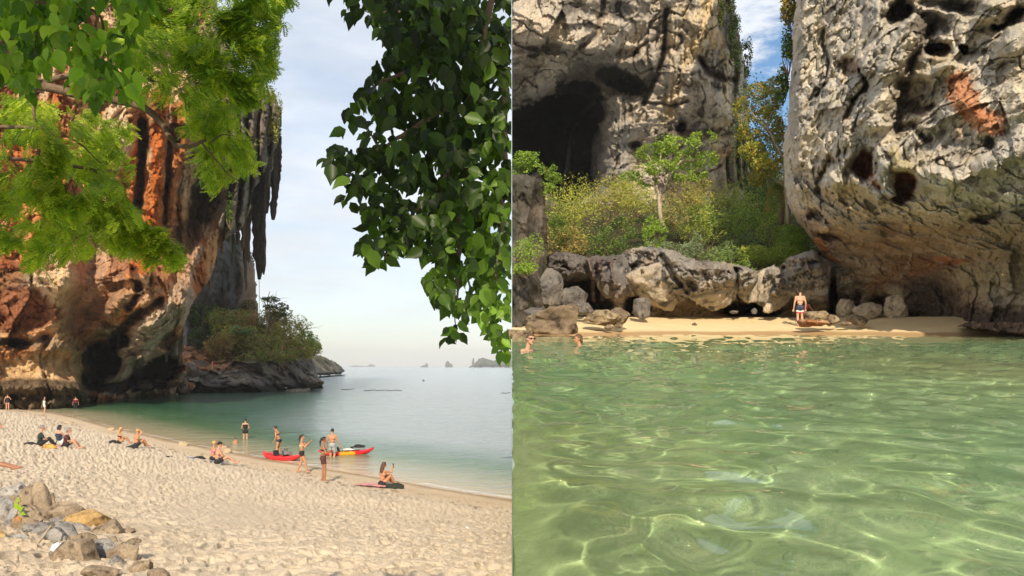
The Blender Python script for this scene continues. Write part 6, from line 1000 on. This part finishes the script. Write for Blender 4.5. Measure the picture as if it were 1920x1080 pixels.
tw = person('woman with long black ponytail in black shorts photographing with a phone', gl(566, 886), R_(-85), 1.64, Pw, SK2, True, (HB, 'tail'), [('bikini_top', CREAM, 'band'), ('shorts', BLK_, 'hips thigh0.42')]); phone_at('phone held up by the woman with the black ponytail', tw, Pw, 1.64)
Pw = pose(kR=(.055, .03, .285), aR=(.06, .03, .045), eR=(.14, .04, .64), wR=(.06, .15, .68), eL=(-.14, .04, .64), wL=(-.05, .16, .66))
tw = person('woman in dark maroon shorts with long black hair standing on the wet sand', gl(606, 902), R_(-70), 1.7, Pw, SK3, True, (HB, 'tail'), [('bikini_top', BLK_, 'band'), ('shorts', MARO, 'hips thigh0.6')]); phone_at('small phone in the hands of the woman in maroon shorts', tw, Pw, 1.7)
STR = pm('striped_cloth', (.3, .3, .3), rough=.9)
def stripes():
    m, n, l, b = nmat('striped_swim_cloth'); tcn = n.new('ShaderNodeTexCoord'); w_ = n.new('ShaderNodeTexWave'); w_.bands_direction = 'Z'; w_.inputs['Scale'].default_value = 5; l.new(tcn.outputs['Object'], w_.inputs['Vector']); r = ramp(n, l, w_.outputs[0], [(.45, (.04, .045, .07)), (.55, (.6, .6, .58))]); l.new(r.outputs[0], b.inputs['Base Color']); b.inputs['Roughness'].default_value = .9; return m
person('man in striped shorts seen from behind, standing in the shallows holding the yellow-red kayak', sl(623, 858, SEA-.05)-[0, 0, .3], R_(-12), 1.82, pose(eR=(.16, .02, .64), wR=(.2, .08, .5), eL=(-.16, .0, .64), wL=(-.19, .08, .52), kR=(.06, .03, .285), aR=(.06, -.05, .06)), SK2, False, (HB, 'short'), [('shorts', stripes(), 'hips thigh0.95')])
Pw = pose('sit', eR=(.12, .18, .3), wR=(.08, .24, .42), eL=(-.12, .16, .26), wL=(-.06, .22, .25), p=(0, 0, .06), kR=(.06, .2, .22), kL=(-.06, .2, .2))
tw = person('long brown-haired woman sitting at the water edge holding up a phone', gl(716, 911), R_(-45), 1.68, Pw, SK2, True, (HBR, 'long'), [('bikini_bottom', BLK_, 'brief hips')]); phone_at('phone raised by the seated brown-haired woman', tw, Pw, 1.68)
towel('red and white towel under the long brown-haired woman', 702, 911, 1.3, .8, -20, pm('red_white_towel', (.6, .25, .24), var=.6, scale=6), 3); heap('bag', 'black rucksack and clothes heap right of the brown-haired woman', 'bag', gl(741, 915), (.36, .2, .16), 17, pm('black_bag', (.02, .025, .02), rough=.8, var=.5)); heap('plastic_bag', 'small white plastic litter on the sand at the lower right of the beach', 'litter', gl(875, 993), (.06, .05, .05), 18, WHT)

# kayaks
def kayak(lab, loc, rotz, Lk, colf, tilt=0):
    t = thing('kayak', lab, 'kayak', loc, None, rotz); t.rotation_euler = (0, tilt, rotz); n, m_ = 41, 24; x = np.linspace(-1, 1, n); W = .39*(1-np.abs(x)**2.6)**.75+.012; keel = .30-.12*0; Z0 = .16*np.abs(x)**3.2; V_ = []; C_ = []
    for i in range(n):
        th = np.arange(m_)/m_*2*math.pi; cx, cz = np.cos(th), np.sin(th); y = W[i]*np.sign(cx)*np.abs(cx)**.75; dep = .17*(1-abs(x[i])**4)+.03; z = np.where(cz > 0, .09*cz**.6*(1-.3*abs(x[i])), dep*-np.abs(cz)**.8)
        well = (cz > .55)*((abs(x[i]+.12) < .22) | (abs(x[i]-.33) < .12) | (abs(x[i]+.62) < .12)); z = z-.12*well; V_.append(np.stack([np.full(m_, x[i]*Lk/2), y, z+Z0[i]+.13], -1)); C_.append(np.repeat(np.array([colf(x[i])]), m_, 0))
    V_ = np.concatenate(V_); C_ = np.concatenate(C_); i = np.arange(n*m_).reshape(n, m_); j = np.roll(i, -1, 1); f = np.stack([i[:-1], i[1:], j[1:], j[:-1]], -1).reshape(-1, 4).tolist()+[list(i[0]), list(i[-1][::-1])]
    m = nmat('kayak_plastic'); at = m[1].new('ShaderNodeAttribute'); at.attribute_name = 'Col'; m[2].new(at.outputs['Color'], m[3].inputs['Base Color']); m[3].inputs['Roughness'].default_value = .35
    mk('hull', V_, f, m[0], t, C_)
    for sx in (-.3, .2): rbox('seat_back', (sx*Lk/2, 0, .32), (.06, .36, .24), pm('seat_black', (.025, .025, .03), rough=.8), t, .4, (0, -.25, 0))
    v, f = tube([(Lk*.5, 0, .27), (Lk*.5-.06, 0, .36), (Lk*.5-.14, 0, .29)], .012, 6); mk('carry_handle', v, fixq(f), BLK_, t); v, f = tube([(-Lk*.2, -.33, .27), (Lk*.2, -.36, .28)], .014, 6); mk('deck_line', v, fixq(f), BLK_, t); return t
RK, YK = (.72, .025, .035), (.80, .36, .02)
k0 = sl(528, 862); kayak('plain red kayak pulled up at the waterline behind the women', (k0[0], k0[1], SEA+.02), R_(-32), 2.7, lambda x: RK)
heap('bag', 'grey mesh bag lying on the red kayak', 'bag', (k0[0]+.25, k0[1]-.1, SEA+.28), (.3, .18, .16), 22, pm('grey_mesh', (.16, .15, .15), rough=.9, var=.4))
k1 = sl(650, 852); kayak('red and yellow kayak afloat in the shallows beside the man in striped shorts', (k1[0], k1[1], SEA-.03), R_(28), 3.0, lambda x: YK if -.3 < x < .25 else RK)
heap('bag', 'black bags strapped on the far end of the red and yellow kayak', 'bag', (k1[0]+.6, k1[1]+.35, SEA+.34), (.32, .16, .13), 23, BLK_); heap('towel', 'white cloth lying in the middle of the red and yellow kayak', 'cloth', (k1[0]+.12, k1[1]+.05, SEA+.24), (.3, .14, .06), 24, WHT)
# buoy lines and markers
for lab, us, v in (('line of dark buoys floating off the islet', np.linspace(684, 752, 26), 732), ('short far line of dark buoys near the islet', np.linspace(641, 662, 7), 730), ('end of a dark buoy line at the right of the sea', np.linspace(941, 956, 6), 737)):
    t = thing('buoy_line', lab, 'buoy line', sl(us[0], v)); 
    for i, u in enumerate(us): p = sl(u, v+.6*math.sin(i*.8))-np.array(t.location); vv, ff = ICO[1]; mk('float', vv*[.16, .16, .12]+p, ff, BLK_, t)
    P3 = [sl(u, v+.6*math.sin(i*.8))-np.array(t.location) for i, u in enumerate(us)]; vv, ff = tube(P3, .03, 5, False); mk('rope', vv, ff, BLK_, t)
heap('buoy', 'single dark buoy alone on the sea right of the buoy line', 'buoy', sl(794, 714), (.3, .3, .3), 31, BLK_)
RF_ = pm('red_flag', (.6, .03, .03)); 
for lab, u, v0, v1, d in (('red flag marker on the rust coloured shelf of the islet', 398, 678, 692, 150), ('second red flag marker below the tall tree on the islet', 529, 650, 664, 158)):
    t = thing('flag_marker', lab, 'marker', pt(u, v1, d)); v, f = tube([(0, 0, -.3), (0, 0, (v1-v0)/F*d)], .06, 6); mk('pole', v, fixq(f), WHT, t); hh = (v1-v0)/F*d; mk('flag', [(0.06, 0, hh), (.06, 0, hh*.5), (.42, .1, hh*.6), (.42, .1, hh*.9), (0.06, .05, hh), (.06, .05, hh*.5), (.42, .15, hh*.6), (.42, .15, hh*.9)], [(0, 1, 2, 3), (7, 6, 5, 4), (0, 3, 7, 4), (1, 5, 6, 2), (3, 2, 6, 7)], RF_, t, smooth=False)
v, f = tube([pt(486, 524, 122), pt(486.5, 560, 122), pt(486, 600, 122)], .04, 5); o = mk('rope', v-pt(486, 524, 122), fixq(f), pm('rope_grey', (.3, .28, .25)), None); o.location = tuple(pt(486, 524, 122)); props(o, 'thin climbing rope hanging from the longest stalactite', 'rope')

# ------------------------------------------------------------------ right cove people
wz_ = lambda u, v, dz=0: wr(u, v)+[0, 0, dz]
SW = pose(p=(0, -.02, .36), c=(0, .0, .62), h=(0, .05, .755), kR=(.05, .0, .18), kL=(-.05, .0, .18), aR=(.04, -.0, .03), aL=(-.04, -.0, .03), eR=(.14, .04, .52), eL=(-.15, .04, .54), wR=(.12, .2, .54), wL=(-.16, .17, .56), look=np.array([.35, .9, 0]))
p0 = wr(988, 658); person('woman with sunglasses swimming with head and shoulders out of the green water', (p0[0]+.0, p0[1], p0[2]-.617*1.65), R_(-128), 1.65, SW, SK1, True, (HBR, 'bun'), [('swimsuit', NAVY, 'tank')], glasses=True, vox=.012)
SW2 = pose(c=(0, .0, .62), p=(0, -.1, .36), h=(0, .02, .755), kR=(.06, -.2, .2), kL=(-.06, -.2, .2), aR=(.05, -.4, .1), aL=(-.05, -.4, .1), eR=(.15, .08, .5), eL=(-.15, .08, .5), wR=(.14, .2, .45), wL=(-.14, .2, .45))
p0 = wr(1087, 649.5); person('brown-haired child in the green water with only head and neck showing', (p0[0], p0[1], p0[2]-.645*1.55), R_(95), 1.55, SW2, SK2, False, (HBR, 'bob'), vox=.012)
p0 = gr(1500, 612); Pm = pose(h=(.018, .03, .925), wR=(.15, .04, .47), wL=(-.16, .02, .47)); NV = pm('navy_swim_cloth', (.035, .045, .1), rough=.7)
person('shirtless man with navy, white and red shorts standing with his back turned on the sand', p0, R_(-6), 1.78, Pm, SK4, False, (HB, 'short'), [('shorts', NV, 'hips thigh0.42'), ('white_stripe', WHT, 'hem0.40-0.58'), ('red_hem', RED_, 'hem0.56-0.70')], vox=.014)
p0 = gr(1519, 606); Pc = pose(p=(0, 0, .38), c=(0, .2, .52), h=(0, .3, .58), kR=(.06, .12, .26), kL=(-.06, .12, .26), aR=(.07, 0, .045), aL=(-.07, 0, .045), eR=(.13, .3, .38), wR=(.12, .4, .27), eL=(-.13, .25, .36), wL=(-.1, .32, .24))
person('person in red top bending over the stones beside the standing man', (p0[0], p0[1]+1.0, p0[2]+.06), R_(-55), 1.68, Pc, SK2, True, (HB, 'short'), [('shirt', RED_, 'tank'), ('shorts', pm('pink_red_shorts', (.5, .15, .15)), 'hips thigh0.5')])
p0 = gr(1592, 592); person('sunbather lying on a towel at the foot of the boulder', p0, R_(80), 1.66, pose('sit', p=(0, 0, .06), c=(0, -.27, .08), h=(0, -.4, .1), kR=(.05, .22, .1), kL=(-.05, .22, .08), aR=(.05, .44, .04), aL=(-.05, .44, .04), eR=(.16, -.15, .03), eL=(-.16, -.15, .03), wR=(.15, 0, .03), wL=(-.15, 0, .03)), SK1, True, (HBR, 'bun'), [('bikini_top', RED_, 'band'), ('bikini_bottom', RED_, 'brief hips')])
def rtowel(): x, y = np.meshgrid(np.linspace(-.95, .95, 20), np.linspace(-.4, .4, 8)); c = gr(1586, 593); Z = sand_z(x+c[0], y+c[1])-c[2]+.04+.01*fbm(np.stack([x*3, y*3, 0*x], -1), 3); T1 = np.stack([x, y, Z], -1).reshape(-1, 3); f = grid_faces(8, 20); o = mk('towel', np.vstack([T1, T1-[0, 0, .05]]), np.vstack([f[:, ::-1], f+160]), WHT); o.location = tuple(c); props(o, 'white towel under the sunbather by the boulder', 'towel')
rtowel()
p0 = gr(1463, 591); heap('bag', 'white and brown beach bag in the hollow under the ledge', 'bag', p0, (.3, .2, .26), 33, pm('white_bag', (.7, .6, .52), var=.3)); heap('bag', 'brown bag beside the white one under the ledge', 'bag', (p0[0]+.4, p0[1], p0[2]), (.24, .2, .2), 34, pm('brown_bag', (.3, .17, .08))); heap('leaf_litter', 'small heap of dry weed on the sand left of the standing man', 'seaweed', gr(1452, 594), (.5, .3, .07), 35, pm('dry_weed', (.36, .24, .08), var=.4)); heap('leaf_litter', 'dark stick tuft on the sand in the middle of the strip', 'seaweed', gr(1302, 610), (.12, .1, .1), 36, pm('dark_weed', (.1, .07, .03)))

# ------------------------------------------------------------------ rock pile by the camera, litter, sprout
M_PILE = rock_mat('pile_stone', 0.12, 0.25, 1.0, pits=1.2, lo=0.7)
G1, G2, G3 = ((.27, .25, .23), (.42, .39, .35), (.1, .09, .08)), ((.27, .205, .14), (.4, .31, .21), (.11, .08, .055)), ((.46, .29, .12), (.56, .38, .17), (.22, .14, .07))
PILE = [(14, 930, 28, 20, 0, 'flat pale grey slab'), (-4, 965, 34, 24, 0, 'broad light grey stone at the left edge'), (40, 985, 36, 26, 0, 'cracked grey stone'), (57, 940, 30, 22, 1, 'squarish brown stone behind the sprout'), (75, 958, 23, 44, 1, 'upright tooth-like stone'), (92, 945, 12, 20, 1, 'narrow stone behind the upright one'), (48, 988, 30, 30, 1, 'pointed brown grey stone left of the stick'), (118, 975, 36, 26, 1, 'wedge stone with a dark left face'), (160, 985, 44, 22, 2, 'long ochre yellow stone'), (112, 1010, 30, 24, 0, 'round grey stone in the middle'), (147, 998, 20, 16, 0, 'small light grey stone'), (150, 1018, 24, 18, 1, 'tan stone between grey ones'), (95, 1012, 28, 22, 0, 'grey stone beside the wooden stick'), (140, 1040, 46, 30, 1, 'big slanting brown stone in front'), (182, 1038, 26, 24, 0, 'white veined grey stone'), (195, 1000, 36, 18, 1, 'low dark stone right of the ochre one'), (228, 1002, 22, 12, 1, 'small flat stone at the right end'), (230, 1042, 30, 26, 1, 'round brown stone with a shadowed top'), (264, 1068, 22, 18, 1, 'small tan stone low at the right'), (60, 1000, 24, 20, 0, 'dark grey stone filling the left of the pile'), (105, 985, 18, 12, 0, 'small grey stone behind the round one'), (205, 1022, 18, 12, 1, 'small brown stone between bigger ones'), (290, 1085, 22, 14, 1, 'lowest stone at the picture bottom'), (185, 1078, 34, 14, 1, 'sandy stone half buried at the bottom'), (75, 1000, 18, 14, 1, 'brown stone under the pointed one'), (128, 992, 16, 12, 0, 'grey cobble tucked under the ochre stone'), (30, 1015, 20, 12, 0, 'low grey cobble at the left foot'), (165, 1020, 14, 12, 0, 'grey cobble between the veined and tan stones'), (108, 1048, 16, 12, 1, 'brown cobble below the plastic bag'), (212, 1058, 16, 12, 0, 'grey cobble left of the round brown stone'), (248, 1022, 16, 9, 1, 'flat tan cobble near the right end'), (70, 968, 16, 14, 0, 'grey cobble at the foot of the upright stone'), (20, 952, 18, 16, 1, 'tan cobble behind the sprout stem'), (200, 1045, 12, 9, 1, 'little brown cobble beside the veined stone'), (-10, 1010, 20, 14, 2, 'sandy lump at the left edge under the pile'), (172, 1052, 10, 8, 2, 'tiny reddish stone in front of the pile')]
for i, (u, v, wu, hv, ty, lab) in enumerate(PILE):
    g = gl(u, v+hv*.55); d = g[1]; k = d/F; c = pt(u, v, d); rock('pile_stone', lab+' in the lower left stone pile', 'stone', (c[0], d+wu*k*.35, c[2]), (wu*k*1.12, wu*k*.9, hv*k*1.35), 900+i, *((G1, G2, G3)[ty]), M_PILE, 5 if wu > 25 else 4, cuts=14, rough=.05, rotz=0)
g = gl(120, 1030); v, f = tube([pt(72, 1018, g[1]-.2), pt(96, 985, g[1]-.05)], (.014, .01), 7); o = mk('stick', v-pt(72, 1018, g[1]-.2), fixq(f), M_BARKP); o.location = tuple(pt(72, 1018, g[1]-.2)); props(o, 'pale wooden stick leaning on the stone pile', 'stick')
c = pt(108, 1028, gl(108, 1036)[1]-.1); heap('plastic_bag', 'crumpled white plastic bag among the stones at lower left', 'litter', (c[0], c[1], c[2]-.03), (.075, .05, .07), 41, pm('white_plastic', (.75, .77, .8), rough=.3, spec=.6)); c = pt(134, 1038, gl(134, 1044)[1]-.06); heap('net', 'green plastic netting under the front stones', 'netting', (c[0], c[1], c[2]-.02), (.12, .05, .035), 42, pm('green_net', (.02, .2, .07), rough=.6))
SPT = thing('sprout', 'young green leafy sprout with one dry orange leaf growing between the stones', 'plant', pt(26, 990, gl(40, 1000)[1]-.3)); dS = SPT.location.y
v, f = tube(np.array([pt(22, 1000, dS), pt(28, 975, dS), pt(34, 955, dS), pt(35, 938, dS)])-np.array(SPT.location), .004, 5); mk('stem', v, fixq(f), M_BARK, SPT)
for (a, b, ang, s, c) in ((35, 955, -20, .1, (.35, .5, .04)), (36, 958, 50, .09, (.3, .46, .04)), (34, 942, 10, .07, (.35, .5, .06)), (38, 962, 100, .08, (.25, .42, .04)), (33, 968, 160, .11, (.5, .2, .05)), (28, 978, 200, .07, (.3, .16, .05))):
    fr = rotm(np.array([[math.sin(R_(ang)), -.3, math.cos(R_(ang))]]), np.array([[.2, -1, .5]])); V_, F_, C_ = scatter(BLV, BLF, np.array([pt(a, b, dS)])-np.array(SPT.location), fr, [s], np.array([c])); mk('leaf', V_, F_, M_LEAF, SPT, C_)
# ------------------------------------------------------------------ haze
def haze():
    x0, x1, y0, y1, z0, z1 = -6000, 6000, -60, 9500, -9, 190
    v = [(x, y, z) for x in (x0, x1) for y in (y0, y1) for z in (z0, z1)]; f = [(0, 1, 3, 2), (4, 6, 7, 5), (0, 4, 5, 1), (2, 3, 7, 6), (0, 2, 6, 4), (1, 5, 7, 3)]
    m = bpy.data.materials.new('haze'); m.use_nodes = True; n = m.node_tree.nodes; n.clear(); o = n.new('ShaderNodeOutputMaterial'); p = n.new('ShaderNodeVolumePrincipled')
    p.inputs['Color'].default_value = (0.97, 0.985, 1.0, 1); p.inputs['Density'].default_value = 0.00014; p.inputs['Anisotropy'].default_value = 0.0; m.node_tree.links.new(p.outputs[0], o.inputs['Volume'])
    props(mk('haze', v, f, m, smooth=False), kind='stuff')
haze()
